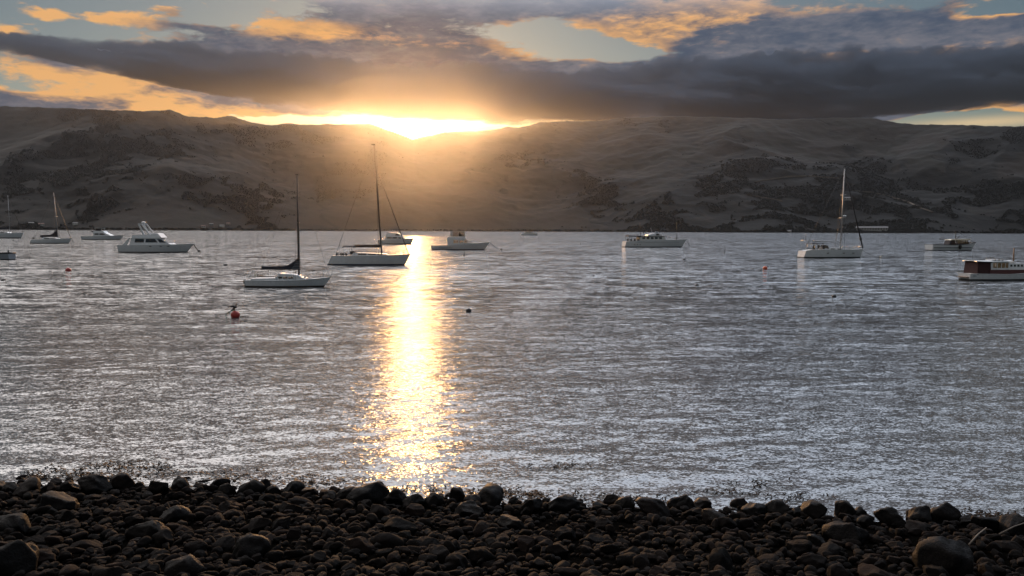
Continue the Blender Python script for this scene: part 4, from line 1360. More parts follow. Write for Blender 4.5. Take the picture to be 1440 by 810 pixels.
def right_yacht():
    t, s, mw = boat('sailing_yacht', 'pale blue-grey cruising yacht with furled headsail, bimini and dinghy davits on the right', 'sailboat', 1171, 362.4, 7.5, 'sailing yachts')
    L = 91 * s; B = L * 0.3
    z, y = hull(t, L, B, [(0, 9.6 * s), (0.12, 11.6 * s), (0.5, 11.4 * s), (1, 12.4 * s)], 4.2 * s, -2.6 * s, stern_w=0.8, boot=0.17, p=2.2, mat=M['white'], boot_mat=M['black'])
    zd = 11.4 * s
    MB().prism([(-18 * s, zd - 0.05), (24 * s, zd - 0.05), (18 * s, zd + 2.0 * s), (-16 * s, zd + 2.6 * s)], B * 0.31, B * 0.26).build('cabin', M['white'], t)
    windows(t, [quad(-8 * s, -2 * s, zd + 0.6 * s, zd + 1.7 * s), quad(2 * s, 8 * s, zd + 0.6 * s, zd + 1.7 * s)], lambda q: B * 0.305, th=0.03)
    # dodger, open framed with a clear side
    d = MB()
    rows = [[(x * s, -B * 0.28, zd + a * s), (x * s, 0, zd + (a + 0.7) * s), (x * s, B * 0.28, zd + a * s)] for x, a in ((-19.5, 6.0), (-15, 6.4), (-11.5, 5.2), (-9.8, 2.4))]
    d.sheet(rows, 0.04)
    for k in (-1, 1):
        d.prism([(-19.5 * s, zd + 1 * s), (-16.8 * s, zd + 1 * s), (-16 * s, zd + 6 * s), (-19.5 * s, zd + 6 * s)], 0.02, 0.02, k * B * 0.28)
        d.prism([(-13.2 * s, zd + 1.6 * s), (-10 * s, zd + 1.6 * s), (-11.5 * s, zd + 5 * s), (-13.6 * s, zd + 5.6 * s)], 0.02, 0.02, k * B * 0.28)
    dg = d.build('spray_hood', M['brown_canvas'], t)
    for k in (-1, 1):
        MB().prism([(-16.8 * s, zd + 2.2 * s), (-13.2 * s, zd + 2.2 * s), (-13.6 * s, zd + 5.4 * s), (-16 * s, zd + 5.6 * s)], 0.004, 0.004, k * B * 0.28).build('window', CLEAR, dg)
    b = MB()
    b.sheet([[(x * s, -B * 0.36, zd + a * s), (x * s, 0, zd + (a + 0.8) * s), (x * s, B * 0.36, zd + a * s)] for x, a in ((-37, 8.6), (-34, 8.9), (-21, 8.9), (-19, 8.2))], 0.06)
    bm = b.build('bimini', M['canvas'], t)
    for k in (-1, 1):
        for x in (-34, -28, -21):
            MB().tube([(x * s, k * B * 0.34, zd - 0.1), (x * s, k * B * 0.34, zd + 8.8 * s)], 0.02, 6).build('bimini_pole', M['steel'], bm)
    xm = 11 * s; top = (13.6 * s, 0, 124 * s)
    MB().tube([(xm, 0, zd), top], 0.12, 10, 0.09).build('mast', M['alu'], t)
    MB().tube([(xm, 0, zd + 10.6 * s), (-29 * s, 0, zd + 12.4 * s)], 0.085, 8).build('boom', M['alu'], t)
    wire(t, (xm, 0, zd + 6 * s), (-4 * s, 0, zd + 11 * s), 0.03, 'boom_vang', M['alu'])
    f0, f1 = Vector((15.2 * s, 0, 117 * s)), Vector((L / 2 - 0.8 * s, 0, 13.4 * s))
    MB().tube([f0, f0.lerp(f1, 0.5), f1], 0.055, 8, 0.13).build('furled_headsail', M['canvas'], t)
    MB().ball(f0.lerp(f1, 0.87), 0.2, 0.2, 0.3).build('radar_reflector', M['black'], t)
    wire(t, top, (-L / 2 + 3 * s, 0, zd + 0.1), 0.014)
    for k in (-1, 1):
        wire(t, (13.3 * s, 0, 116 * s), (xm - 1 * s, k * B * 0.46, zd), 0.014)
        wire(t, (12.1 * s, 0, 60 * s), (xm - 3.5 * s, k * B * 0.46, zd), 0.012)
    for h, w in ((56, 0.34), (88, 0.26)):
        MB().tube([(xm + h * 0.02 * s, -B * w, h * s), (xm + h * 0.02 * s, B * w, h * s)], 0.04, 6).build('spreader', M['alu'], t)
    MB().ball((xm + 4.5 * s, 0, 58.5 * s), 0.34, 0.34, 0.14).build('radar_dome', M['white'], t)
    g = MB()
    for k in (-1, 1):
        g.tube([(-36 * s, k * B * 0.36, zd - 0.1), (-36 * s, k * B * 0.36, zd + 5 * s), (-42.5 * s, k * B * 0.36, zd + 5 * s), (-42.5 * s, k * B * 0.36, zd)], 0.022, 6)
        g.tube([(-36 * s, k * B * 0.36, zd + 12.6 * s), (-43 * s, k * B * 0.36, zd + 13 * s), (-43 * s, k * B * 0.36, zd)], 0.03, 6)
    g.tube([(-43 * s, -B * 0.36, zd + 13 * s), (-43 * s, B * 0.36, zd + 13 * s)], 0.03, 6)
    g.build('stern_arch', M['steel'], t)
    MB().tube([(-39.5 * s, 0.3, zd + 12 * s), (-39.5 * s, 0.3, zd + 23.5 * s)], 0.04, 6).build('wind_generator_pole', M['wire'], t)
    MB().ball((-28.5 * s, 0, zd + 3.0 * s), 0.22, 0.25, 0.42).build('helm_pedestal', M['black'], t)
    for k in (-1, 1):
        for x in (-16, 8, 24):
            MB().panel(quad(x * s, (x + 3) * s, 6.4 * s, 7.2 * s), lambda q, xx=x: y((xx + 1.5) * s) * 0.955, k, 0.035).build('porthole', M['glass'], t)
    side_rail(t, z, y, [x * s for x in (-34, -24, -14, -4, 6, 16, 26, 36)], 0.6)
    bow_rail(t, L, z, y, L * 0.4, 0.62)
    mooring(mw @ Vector((L / 2 - 0.4, 0, 11.6 * s)), on_water(1238, 361.6), 'mooring line running right from the bow of the right-hand yacht', 0.03, 0.25)
    buoy(1239, 361.8, 0.2, M['buoywhite'], 'small pale buoy on the line ahead of the right-hand yacht', 'mooring buoys')


def fishing_boat():
    t, s, mw = boat('fishing_boat', 'small fishing boat with dark wheelhouse, raised bow and crossed mast', 'fishing boat', 1339, 352.2, 7.5)
    L = 72 * s; B = L * 0.3
    z, y = hull(t, L, B, [(0, 8.2 * s), (0.4, 7.6 * s), (0.7, 8.6 * s), (1, 11.6 * s)], 6.5 * s, 0.4 * s, stern_w=0.85, boot=0.18, p=2.6, flare=0.8)
    zd = 7.8 * s
    for k in (-1, 1):
        MB().panel(quad(-35 * s, 22 * s, 3.6 * s, 4.5 * s), lambda q: B * 0.468, k, 0.05).build('rubbing_band', M['canvas'], t)
        MB().panel([(12 * s, 8.4 * s), (33 * s, 10.4 * s), (33 * s, 11.0 * s), (12 * s, 9.2 * s)], lambda q: B * 0.36, k, 0.0)
    m = MB()
    for k in (-1, 1):
        m.tube([(x * s, k * (y(x * s) + 0.01), z(x * s) + 0.05) for x in (-36, -20, -5, 8, 18, 26, 32, 35)], 0.09, 6)
    m.build('rail_cap', M['canvas'], t)
    # wheelhouse: dark back and posts, see-through windows forward
    x0, x1, wb = -6 * s, 21 * s, B * 0.3
    w0, w1, zt = zd + 2.4 * s, zd + 6.6 * s, zd + 8.0 * s
    c = MB()
    c.box(x0, x1, -wb, wb, zd - 0.1, w0)
    for k in (-1, 1):
        c.box(x0, x0 + 5 * s, k * wb - 0.03, k * wb + 0.03, w0, w1)
        for x in (8.5, 12.5, 16.5, 20.2, 24):
            c.box(x0 + x * s, x0 + (x + 0.9) * s, k * wb - 0.03, k * wb + 0.03, w0, w1)
    c.box(x1 - 0.1, x1, -wb, wb, w0, w0 + 0.3); c.box(x0, x0 + 0.08, -wb, wb, w0, w1)
    c.build('wheelhouse', M['brown_canvas'], t)
    for k in (-1, 1):
        for xa, xb in ((9.4, 12.5), (13.4, 16.5), (17.4, 20.2), (21.1, 24)):
            MB().box(x0 + xa * s, x0 + xb * s, k * wb - 0.006, k * wb + 0.006, w0, w1).build('window', CLEAR, t)
    MB().prism([(x0 - 1.5 * s, w1), (x1 + 2 * s, w1), (x1 + 1.5 * s, zt + 0.4 * s), (x0 - 0.5 * s, zt)], wb * 1.06).build('roof', M['cream'], t)
    MB().prism([(x0 - 3.5 * s, zd - 0.1), (x0 + 2 * s, zd - 0.1), (x0 + 2 * s, zd + 8 * s), (x0 - 0.5 * s, zd + 8 * s)], wb * 0.9).build('engine_casing', M['canvas'], t)
    xm = 4.5 * s
    MB().tube([(xm, 0, zt), (xm, 0, zd + 21 * s)], 0.08, 8, 0.05).build('mast', M['wire'], t)
    MB().tube([(xm - 2.4 * s, 0, zd + 19.6 * s), (xm + 2.4 * s, 0, zd + 19.6 * s)], 0.06, 6).build('crosstree', M['wire'], t)
    MB().tube([(xm - 2.0 * s, 0, zd + 15.6 * s), (xm + 3.0 * s, 0, zd + 15.0 * s)], 0.06, 6).build('crosstree', M['wire'], t)
    MB().tube([(xm + 1 * s, 0, zd + 8 * s), (xm + 5.5 * s, 0, zd + 12 * s)], 0.1, 6).build('searchlight_arm', M['black'], t)
    MB().tube([(x0 + 2 * s, 0.4, zd + 7.8 * s), (-19 * s, 0.4, zd + 8.0 * s)], 0.07, 6).build('derrick', M['wire'], t)
    wire(t, (xm, 0, zd + 20 * s), (-19 * s, 0.4, zd + 8.2 * s), 0.02)
    wire(t, (xm, 0, zd + 20 * s), (L / 2 - 0.6, 0, 11.8 * s), 0.02)
    MB().tube([(28 * s, 0, z(28 * s) - 0.1), (28 * s, 0, z(28 * s) + 2.4 * s)], 0.1, 8).build('bollard', M['black'], t)
    r = MB()
    for k in (-1, 1):
        r.tube([(-35.4 * s, k * B * 0.4, 8.3 * s), (-26 * s, k * B * 0.43, 8.6 * s), (-12 * s, k * B * 0.45, 8.4 * s)], 0.05, 6)
    r.build('stern_rail', M['alu'], t)
    for k in (-1, 1):
        MB().ball((4 * s, k * B * 0.5, 5.2 * s), 0.45, 0.2, 0.6).build('tyre_fender', M['black'], t)


def maroon_launch():
    t, s, mw = boat('motor_launch', 'classic white and maroon launch with canvas-curtained cockpit, cut by the right edge', 'motorboat', 1413, 393.6, 7.5, 'motor launches')
    L = 126 * s; B = L * 0.27
    z, y = hull(t, L, B, [(0, 9.6 * s), (0.45, 8.8 * s), (0.75, 10.6 * s), (1, 17.5 * s)], 5 * s, 0.8 * s, stern_w=0.78, boot=0.13, p=2.3)
    zd = 8.6 * s
    X0 = -63 * s                                        # stern; photograph pixels from the stern are added to it
    # maroon topside strake along the cabin side
    band = MB()
    n = 16
    for k in (-1, 1):
        v = []; f = []
        for i in range(n):
            x = X0 + (28 + 76 * i / (n - 1)) * s
            up = 15.0 * s
            lo = z(x) - 0.03 + max(0, (i - 10)) * 0.02
            w = min(y(x) * 0.965, B * 0.47)
            v += [(x, k * w, lo), (x, k * (w - 0.05), up), (x, k * (w - 0.14), up), (x, k * (w - 0.1), lo)]
        for i in range(n - 1):
            for j in range(4):
                f.append((i * 4 + j, i * 4 + (j + 1) % 4, (i + 1) * 4 + (j + 1) % 4, (i + 1) * 4 + j))
        f.append((0, 1, 2, 3)); f.append(tuple((n - 1) * 4 + j for j in (3, 2, 1, 0)))
        band.add(v, f)
    band.build('maroon_strake', M['red'], t)
    MB().box(X0 + 28 * s, X0 + 100 * s, -B * 0.40, B * 0.40, 14.6 * s, 15.05 * s).build('side_deck', M['offwhite'], t)
    # curtained cockpit aft
    MB().prism([(X0 + 9.5 * s, zd - 0.05), (X0 + 30 * s, zd - 0.05), (X0 + 30 * s, 26.2 * s), (X0 + 10.5 * s, 26.2 * s)], B * 0.42, B * 0.38).build('cockpit_curtain', M['redcanvas'], t)
    cr = MB()
    rows = [[(X0 + x * s, -B * 0.44, a * s), (X0 + x * s, -B * 0.2, (a + 0.9) * s), (X0 + x * s, 0, (a + 1.2) * s), (X0 + x * s, B * 0.2, (a + 0.9) * s), (X0 + x * s, B * 0.44, a * s)]
            for x, a in ((7.5, 27.0), (14, 26.4), (30, 26.2), (58.5, 26.6))]
    cr.sheet(rows, 0.06)
    roof = cr.build('cabin_roof', M['white'], t)
    MB().tube([(X0 + 7.5 * s, -B * 0.44, 26.4 * s), (X0 + 16 * s, -B * 0.445, 26.0 * s), (X0 + 30 * s, -B * 0.445, 25.4 * s)], 0.05, 6).build('roof_edging', M['canvas'], t)
    rr = MB()
    for k in (-1, 1):
        rr.tube([(X0 + 40 * s, k * B * 0.25, 30.6 * s), (X0 + 52 * s, k * B * 0.25, 30.6 * s)], 0.025, 6)
        for x in (40, 46, 52):
            rr.tube([(X0 + x * s, k * B * 0.25, 26.6 * s), (X0 + x * s, k * B * 0.25, 30.7 * s)], 0.025, 6)
    rr.build('roof_rack', M['wire'], roof)
    MB().box(X0 + 37 * s, X0 + 54 * s, -B * 0.2, B * 0.2, 27.4 * s, 29.0 * s).build('liferaft', M['white'], roof)
    # glazed cabin
    x0, x1, wb = X0 + 29.5 * s, X0 + 58 * s, B * 0.37
    c = MB()
    w0, w1 = 17.6 * s, 24.4 * s
    for k in (-1, 1):
        c.box(x0, x1, k * wb - 0.03, k * wb + 0.03, 15.0 * s, w0)
        c.box(x0, x1, k * wb - 0.03, k * wb + 0.03, w1, 26.3 * s)
        for xa, xb in ((0, 4), (10.2, 11.2), (16.5, 17.5), (22.5, 23.3), (27.4, 28.5)):
            c.box(x0 + xa * s, x0 + xb * s, k * wb - 0.028, k * wb + 0.028, w0, w1)
    c.box(x1 - 0.06, x1, -wb, wb, 15.0 * s, w0)
    c.box(x0, x0 + 0.06, -wb + .03, wb - .03, 15.0 * s, 26.2 * s)
    c.build('cabin', M['white'], t)
    for k in (-1, 1):
        for xa, xb in ((4, 10.2), (11.2, 16.5), (17.5, 22.5), (23.3, 27.4)):
            MB().box(x0 + xa * s, x0 + xb * s, k * wb - 0.006, k * wb + 0.006, w0, w1).build('window', CLEAR, t)
    # forward trunk cabin with square ports
    MB().prism([(x1 - 0.5 * s, 14.8 * s), (X0 + 106 * s, 14.8 * s), (X0 + 102 * s, 21.2 * s), (X0 + 85 * s, 23.6 * s), (x1 - 0.5 * s, 24.2 * s)], B * 0.34, B * 0.31).build('trunk_cabin', M['white'], t)
    windows(t, [quad(X0 + (61.5 + 5.4 * k) * s, X0 + (64.6 + 5.4 * k) * s, 19.2 * s, 22.0 * s) for k in range(6)],
            lambda q: B * 0.34 - (q - 14.8 * s) / (9.4 * s) * B * 0.03, th=0.02)
    MB().tube([(X0 + 75 * s, 0, 23.5 * s), (X0 + 75 * s, 0, 45 * s)], 0.07, 8, 0.05).build('mast', M['teak'], t)
    MB().ball((X0 + 68 * s, 0, 24.6 * s), 0.4, 0.6, 0.2).build('skylight', M['offwhite'], t)
    for k in (-1, 1):
        MB().panel(quad(X0 + 4 * s, X0 + 9 * s, 5.9 * s, 7.3 * s), lambda q: y(X0 + 6 * s) * 0.965, k, 0.02).build('name_board', M['greypaint'], t)
    MB().box(X0 - 4.5 * s, X0 + 1.2 * s, -B * 0.3, B * 0.3, 4.2 * s, 4.9 * s).build('swim_platform', M['teak'], t)
    side_rail(t, z, y, [X0 + x * s for x in (100, 106, 112, 118)], 6 * s, 'bow_rail', r=0.02)


def left_edge_boat():
    t, s, mw = boat('open_launch', 'grey open launch with black gunwale poking in at the left edge', 'motorboat', -12, 365.2, 180)
    L = 58 * s; B = L * 0.34
    z, y = hull(t, L, B, [(0, 9.2 * s), (0.5, 8.8 * s), (1, 11 * s)], 5 * s, -0.4 * s, stern_w=0.88, boot=0.12, p=2.4, mat=M['greypaint'], deck_mat=M['greypaint'])
    m = MB()
    for k in (-1, 1):
        m.tube([(x * s, k * (y(x * s) + 0.01), z(x * s) + 0.03) for x in (-29, -20, -8, 4, 14, 22, 27)], 0.085, 6)
    m.tube([(-29 * s, -y(-29 * s), 9.4 * s), (-29 * s, y(-29 * s), 9.4 * s)], 0.085, 6)
    m.build('gunwale_band', M['black'], t)
    MB().box(-24.6 * s, -23.4 * s, -0.08, 0.08, 9 * s, 13.4 * s).build('mooring_post', M['black'], t)
    MB().prism([(-4 * s, 8.6 * s), (12 * s, 8.6 * s), (9 * s, 14 * s), (-4 * s, 14.6 * s)], B * 0.32, B * 0.28).build('cuddy', M['greypaint'], t)


for fn in (far_left_yacht, left_sloop, small_cruiser, big_motor_yacht, near_sloop, centre_yacht, sunlit_launch, centre_cruiser,
           distant_launch, charter_launch, right_yacht, fishing_boat, maroon_launch, left_edge_boat):
    fn()

# ------------------------------------------------------------------ buoys, markers, bird
BG = 'mooring buoys'
rb = buoy(331, 446.5, 0.225, M['buoyred'], 'big red round buoy with the black bird standing on it', BG, z=0.55)
buoy(96, 381.5, 0.29, M['buoyred'], 'red buoy in open water below the second yacht from left', BG)
buoy(1076, 378.5, 0.27, M['buoyorange'], 'orange buoy left of and below the right-hand yacht', BG)
buoy(71, 382, 0.16, M['buoydark'], 'small black float just left of the plain red buoy', BG, 0.6, False)
buoy(5, 394.5, 0.2, M['buoydark'], 'small black float close to the left edge of the water', BG, 0.6, False)
buoy(659, 438.5, 0.15, M['buoydark'], 'dark round buoy just right of the sun glitter path', BG)
buoy(980, 402, 0.15, M['buoydark'], 'dark float out in open water below the charter launch', BG, 0.8, False)
buoy(1173, 418, 0.15, M['buoydark'], 'black float in open water below the right-hand yacht', BG, 0.9, False)
buoy(835, 388.5, 0.14, M['buoydark'], 'tiny dark float left of and below the charter launch', BG, 0.7, False)
buoy(962, 365.5, 0.22, M['buoydark'], 'tiny dark float just beneath the bow of the charter launch', BG, 0.6, False)
buoy(1059, 378.5, 0.15, M['buoydark'], 'tiny dark float just left of the orange buoy', BG, 0.6, False)
buoy(317, 373, 0.25, M['buoydark'], 'small dark float between the big motor yacht and near sloop', BG, 0.6, False)
buoy(441, 381, 0.13, M['buoydark'], 'small dark float just behind the bow of the near sloop', BG, 0.9, False)


def stake(px, py, h, label, name='pole_buoy'):
    p = on_water(px, py)
    t = thing(name, label, 'marker', (p.x, p.y, 0), 0, 'marker poles')
    m = MB().tube([(0, 0, -0.4), (0.03 * h, 0, h)], 0.045 + 0.02 * h, 8, 0.03)
    m.build('pole', M['black'], t)
    MB().ball((0, 0, 0.03), 0.17 + 0.05 * h, None, 0.16, 12, 8).build('float', M['buoydark'], t)


stake(305.5, 342, 1.7, 'dark stake standing in the water right of the big motor yacht')
stake(653, 359, 0.75, 'short dark pole just below the glowing cruiser')
stake(816, 343, 1.1, 'dark pole leaning in the water left of the charter launch')
stake(1018.5, 355.5, 1.25, 'thin pole buoy with a low float, between charter launch and right-hand yacht')
stake(18.5, 338.6, 0.8, 'short dark pole below the bow of the far-left yacht')


def build_bird():
    p = rb.location.copy()
    z0 = rb.location.z + 0.225 + 0.035
    t = thing('shag', 'black shag with wings held back, standing on the red buoy', 'bird', (p.x, p.y, z0), 0)
    # body, neck, head and bill as one skinned chain, x to the right in the photograph
    J = [((-0.235, 0, -0.03), .014), ((-0.15, 0, 0.03), .03), ((-0.08, 0, 0.075), .052), ((-0.01, 0, 0.115), .062), ((0.04, 0, 0.175), .047),
         ((0.052, 0, 0.235), .026), ((0.045, 0, 0.285), .021), ((0.07, 0, 0.322), .027), ((0.105, 0, 0.325), .012), ((0.145, 0, 0.315), .005),
         ((-0.045, -0.035, 0.03), .016), ((-0.02, -0.04, -0.03), .010), ((0.03, -0.045, -0.034), .009),
         ((-0.045, 0.035, 0.03), .016), ((-0.02, 0.04, -0.03), .010), ((0.03, 0.045, -0.034), .009)]
    E = [(i, i + 1) for i in range(9)] + [(2, 10), (10, 11), (11, 12), (2, 13), (13, 14), (14, 15)]
    me = bpy.data.meshes.new('shag_body')
    me.from_pydata([j[0] for j in J], E, [])
    o = link('body', me, M['feather'], t)
    sk = o.modifiers.new('skin', 'SKIN')
    for d, (_, r) in zip(me.skin_vertices[0].data, J):
        d.radius = (r, r)
    me.skin_vertices[0].data[3].use_root = True
    sk.use_smooth_shade = True
    ss = o.modifiers.new('sub', 'SUBSURF'); ss.levels = 2; ss.render_levels = 2
    for k in (-1, 1):
        # folded-out wing: arm at the shoulder, wrist, trailing feathers drooping aft
        w = MB()
        lead = [(0.02, k * 0.05, 0.17), (-0.05, k * 0.10, 0.225), (-0.14, k * 0.15, 0.235), (-0.26, k * 0.17, 0.205), (-0.33, k * 0.17, 0.175)]
        trail = [(-0.06, k * 0.045, 0.12), (-0.10, k * 0.09, 0.165), (-0.17, k * 0.14, 0.185), (-0.26, k * 0.165, 0.185), (-0.325, k * 0.168, 0.166)]
        rows = [[a, tuple((Vector(a) * 0.5 + Vector(b) * 0.5) + Vector((0, 0, 0.012))), b] for a, b in zip(lead, trail)]
        w.sheet(rows, 0.014)
        w.build('wing', M['feather'], t)


build_bird()
bp = rb.location
rp = [Vector((bp.x - 0.27, bp.y, -0.05)), Vector((bp.x - 0.46, bp.y - 0.05, 0.02)), Vector((bp.x - 0.47, bp.y - 0.05, 0.17)), Vector((bp.x - 0.40, bp.y - 0.04, 0.2)),
      Vector((bp.x - 0.30, bp.y - 0.03, 0.3)), Vector((bp.x - 0.16, bp.y - 0.02, 0.36)), Vector((bp.x - 0.05, bp.y, 0.365))]
tag(MB().tube(rp, 0.02, 8).build('pickup_rope', M['greenrope']), 'dark green pickup rope looped at the left of the red buoy', 'rope')
# ------------------------------------------------------------------ beach, stones, weed
SHORE = [(-200, 676), (0, 686), (240, 690), (480, 700), (720, 712), (960, 722), (1200, 735), (1440, 742), (1640, 748)]
_sh = np.array([on_water(*p)[:2] for p in SHORE])


def shore_y(x):
    return np.interp(x, _sh[:, 0], _sh[:, 1])


def beach_z(x, y):
    d = shore_y(x) - y
    z = np.where(d > 0, 0.02 + d * 0.135 + 0.012 * d ** 2 * 0.6, d * 0.16)
    return z + 0.05 * fbm(np.asarray(x) * 0.6, np.asarray(y) * 0.6, 91, 3) * np.clip(np.abs(d), 0.1, 1)


def build_beach():
    xs = np.linspace(-40, 40, 320); ys = np.linspace(-6, 24, 150)
    A, B_ = np.meshgrid(xs, ys, indexing='ij')
    z = np.maximum(beach_z(A, B_), -2.0)
    v = np.stack([A, B_, z], -1).reshape(-1, 3)
    idx = np.arange(A.size).reshape(A.shape)
    q = np.stack([idx[:-1, :-1], idx[1:, :-1], idx[1:, 1:], idx[:-1, 1:]], -1).reshape(-1, 4)
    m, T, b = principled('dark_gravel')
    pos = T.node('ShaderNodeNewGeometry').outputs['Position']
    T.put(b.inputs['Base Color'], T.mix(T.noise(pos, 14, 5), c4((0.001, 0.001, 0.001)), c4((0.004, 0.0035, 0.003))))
    b.inputs['Roughness'].default_value = 1.0
    b.inputs['Specular IOR Level'].default_value = 0.0
    bp_ = T.node('ShaderNodeBump'); bp_.inputs['Distance'].default_value = 0.04
    T.l.new(T.noise(pos, 22, 4), bp_.inputs['Height']); T.l.new(bp_.outputs[0], b.inputs['Normal'])
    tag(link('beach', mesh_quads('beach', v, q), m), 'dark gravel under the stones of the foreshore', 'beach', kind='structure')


build_beach()


def stone_material(name, c0, c1, rough, bump=0.8):
    m, T, b = principled(name)
    geo = T.node('ShaderNodeNewGeometry')
    oi = T.node('ShaderNodeObjectInfo')
    tc = T.node('ShaderNodeTexCoord').outputs['Object']
    isl = geo.outputs['Random Per Island']
    rnd = T.m('FRACT', T.m('ADD', oi.outputs['Random'], isl))
    p = T.vm('ADD', geo.outputs['Position'], T.comb(T.m('MULTIPLY', rnd, 31.0), 0.0, 0.0))
    n = T.noise(p, 9, 6, 0.65)
    n2 = T.noise(p, 45, 4, 0.6)
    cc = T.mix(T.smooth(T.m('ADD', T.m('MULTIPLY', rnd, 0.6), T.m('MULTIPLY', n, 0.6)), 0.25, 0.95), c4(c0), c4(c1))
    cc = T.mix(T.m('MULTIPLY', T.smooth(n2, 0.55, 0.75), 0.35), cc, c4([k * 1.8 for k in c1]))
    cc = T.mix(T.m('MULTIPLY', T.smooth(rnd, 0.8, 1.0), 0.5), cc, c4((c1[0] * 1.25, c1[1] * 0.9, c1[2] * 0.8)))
    T.put(b.inputs['Base Color'], cc)
    T.put(b.inputs['Roughness'], T.m('MULTIPLY_ADD', n, 0.5, rough - 0.2))
    b.inputs['Specular IOR Level'].default_value = 0.06
    bp_ = T.node('ShaderNodeBump'); bp_.inputs['Strength'].default_value = bump; bp_.inputs['Distance'].default_value = 0.02
    T.put(bp_.inputs['Height'], T.m('ADD', n, T.m('MULTIPLY', n2, 0.4)))
    T.l.new(bp_.outputs[0], b.inputs['Normal'])
    return m


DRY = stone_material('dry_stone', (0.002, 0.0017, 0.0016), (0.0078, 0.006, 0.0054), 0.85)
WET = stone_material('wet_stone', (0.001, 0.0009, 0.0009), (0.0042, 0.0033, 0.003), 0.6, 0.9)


def ico(sub):
    import bmesh
    bm = bmesh.new(); bmesh.ops.create_icosphere(bm, subdivisions=sub, radius=1.0)
    v = np.array([p.co[:] for p in bm.verts]); f = np.array([[q.index for q in p.verts] for p in bm.faces])
    bm.free()
    return v, f


def stone_shape(v, rs, flat, angular):
    """A sphere cut by random planes (worn fracture faces), stretched, roughened."""
    p = v.copy()
    for _ in range(int(10 + 12 * angular)):
        n = rs.normal(size=3); n /= np.linalg.norm(n)
        d = rs.uniform(0.55, 0.88) if angular > 0.5 else rs.uniform(0.66, 0.95)
        s = p @ n
        over = np.clip(s - d, 0, None)
        p = p - np.outer(over * 0.97, n)
    a, b2 = rs.uniform(0, 9, 2)
    nz = perlin(v[:, 0] * 1.6 + a, v[:, 1] * 1.6 + v[:, 2] * 1.3 + b2, 5) * 0.10 + perlin(v[:, 0] * 4 + b2, v[:, 1] * 4 + v[:, 2] * 4 + a, 6) * 0.05 + perlin(v[:, 0] * 9 + a, v[:, 1] * 9 + v[:, 2] * 7 + b2, 8) * 0.025
    p = p * (1 + nz)[:, None]
    p = p * np.array([1.0, rs.uniform(0.65, 0.95), flat])
    return p


V3, F3 = ico(4)
V2, F2 = ico(3)
V1, F1 = ico(2)
rs = np.random.default_rng(19)
STONES = []
for i in range(16):
    ang = 0.2 + 0.75 * (i % 4) / 3
    STONES.append(mesh_quads('stone_mesh', stone_shape(V3, rs, rs.uniform(0.5, 0.85), ang), F3, True))
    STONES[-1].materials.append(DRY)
BOULD = []
for i in range(10):
    BOULD.append(mesh_quads('boulder_mesh', stone_shape(V3, rs, rs.uniform(0.72, 1.0), 0.45 + 0.5 * (i % 3) / 2), F3, True))
    BOULD[-1].materials.append(WET)

BIG = []           # (x, y, radius) of the individually built stones


def stone(me, x, y, r, label, group, name, cat, sink=0.35, sx=1.0, sz=1.0, yaw=None, tilt=0.25):
    o = bpy.data.objects.new(name, me)
    col.objects.link(o)
    z = float(beach_z(np.array([x]), np.array([y]))[0])
    o.scale = (r * sx, r, r * sz)
    o.rotation_euler = (rs.normal() * tilt, rs.normal() * tilt, rs.uniform(0, 6.28) if yaw is None else yaw)
    o.location = (x, y, z + r * sz * (0.6 - sink))
    tag(o, label, cat, group)
    BIG.append((x, y, r))
    return o


def on_beach(px, py):
    """Point of the beach seen at a photograph pixel."""
    v = ray(px, py)
    t = np.linspace(6, 40, 1400)
    x, y, z = v.x * t, v.y * t, CAM_H + v.z * t
    i = int(np.argmax(z <= np.maximum(beach_z(x, y), 0.0)))
    return float(x[i]), float(y[i]), float(t[i])


# the dark boulders along the water's edge, left to right: (centre x, foot y, width) in the photograph
EDGE = [(-4, 692, 26), (42, 694, 34), (16, 694, 22), (77, 681, 20), (98, 692, 22), (135, 693, 40), (171, 689, 30), (196, 688, 20), (224, 697, 30), (254, 693, 30), (284, 677, 30),
        (306, 688, 26), (318, 697, 24), (352, 697, 36), (371, 690, 24), (412, 697, 30), (384, 698, 20), (466, 703, 26), (437, 700, 26), (520, 706, 52), (490, 704, 36),
        (557, 709, 30), (582, 713, 34), (607, 712, 28), (642, 707, 32), (688, 712, 50), (666, 714, 26), (722, 711, 22), (750, 722, 38), (790, 720, 44), (812, 697 + 12, 16), (842, 719, 24),
        (862, 709, 34), (879, 718, 30), (893, 702 + 2, 12), (920, 726, 46), (950, 716, 26), (962, 716, 40), (988, 712, 34), (1040, 711, 24), (1062, 723, 34), (1092, 722, 34),
        (1120, 727, 24), (1144, 728, 40), (1187, 729, 34), (1210, 723, 22), (1216, 741, 20), (1252, 737, 40), (1294, 734, 34), (1329, 733, 36), (1368, 740, 24),
        (1388, 746, 34), (1425, 752, 44), (1402, 738, 20), (1470, 756, 40)]
WHERE = ['at the waterline near the left edge', 'at the waterline below the red buoy', 'at the waterline below the near sloop', 'at the waterline around the sun glitter',
         'at the waterline right of the sun glitter', 'at the waterline below the charter launch', 'at the waterline below the right-hand yacht', 'at the waterline near the right edge']
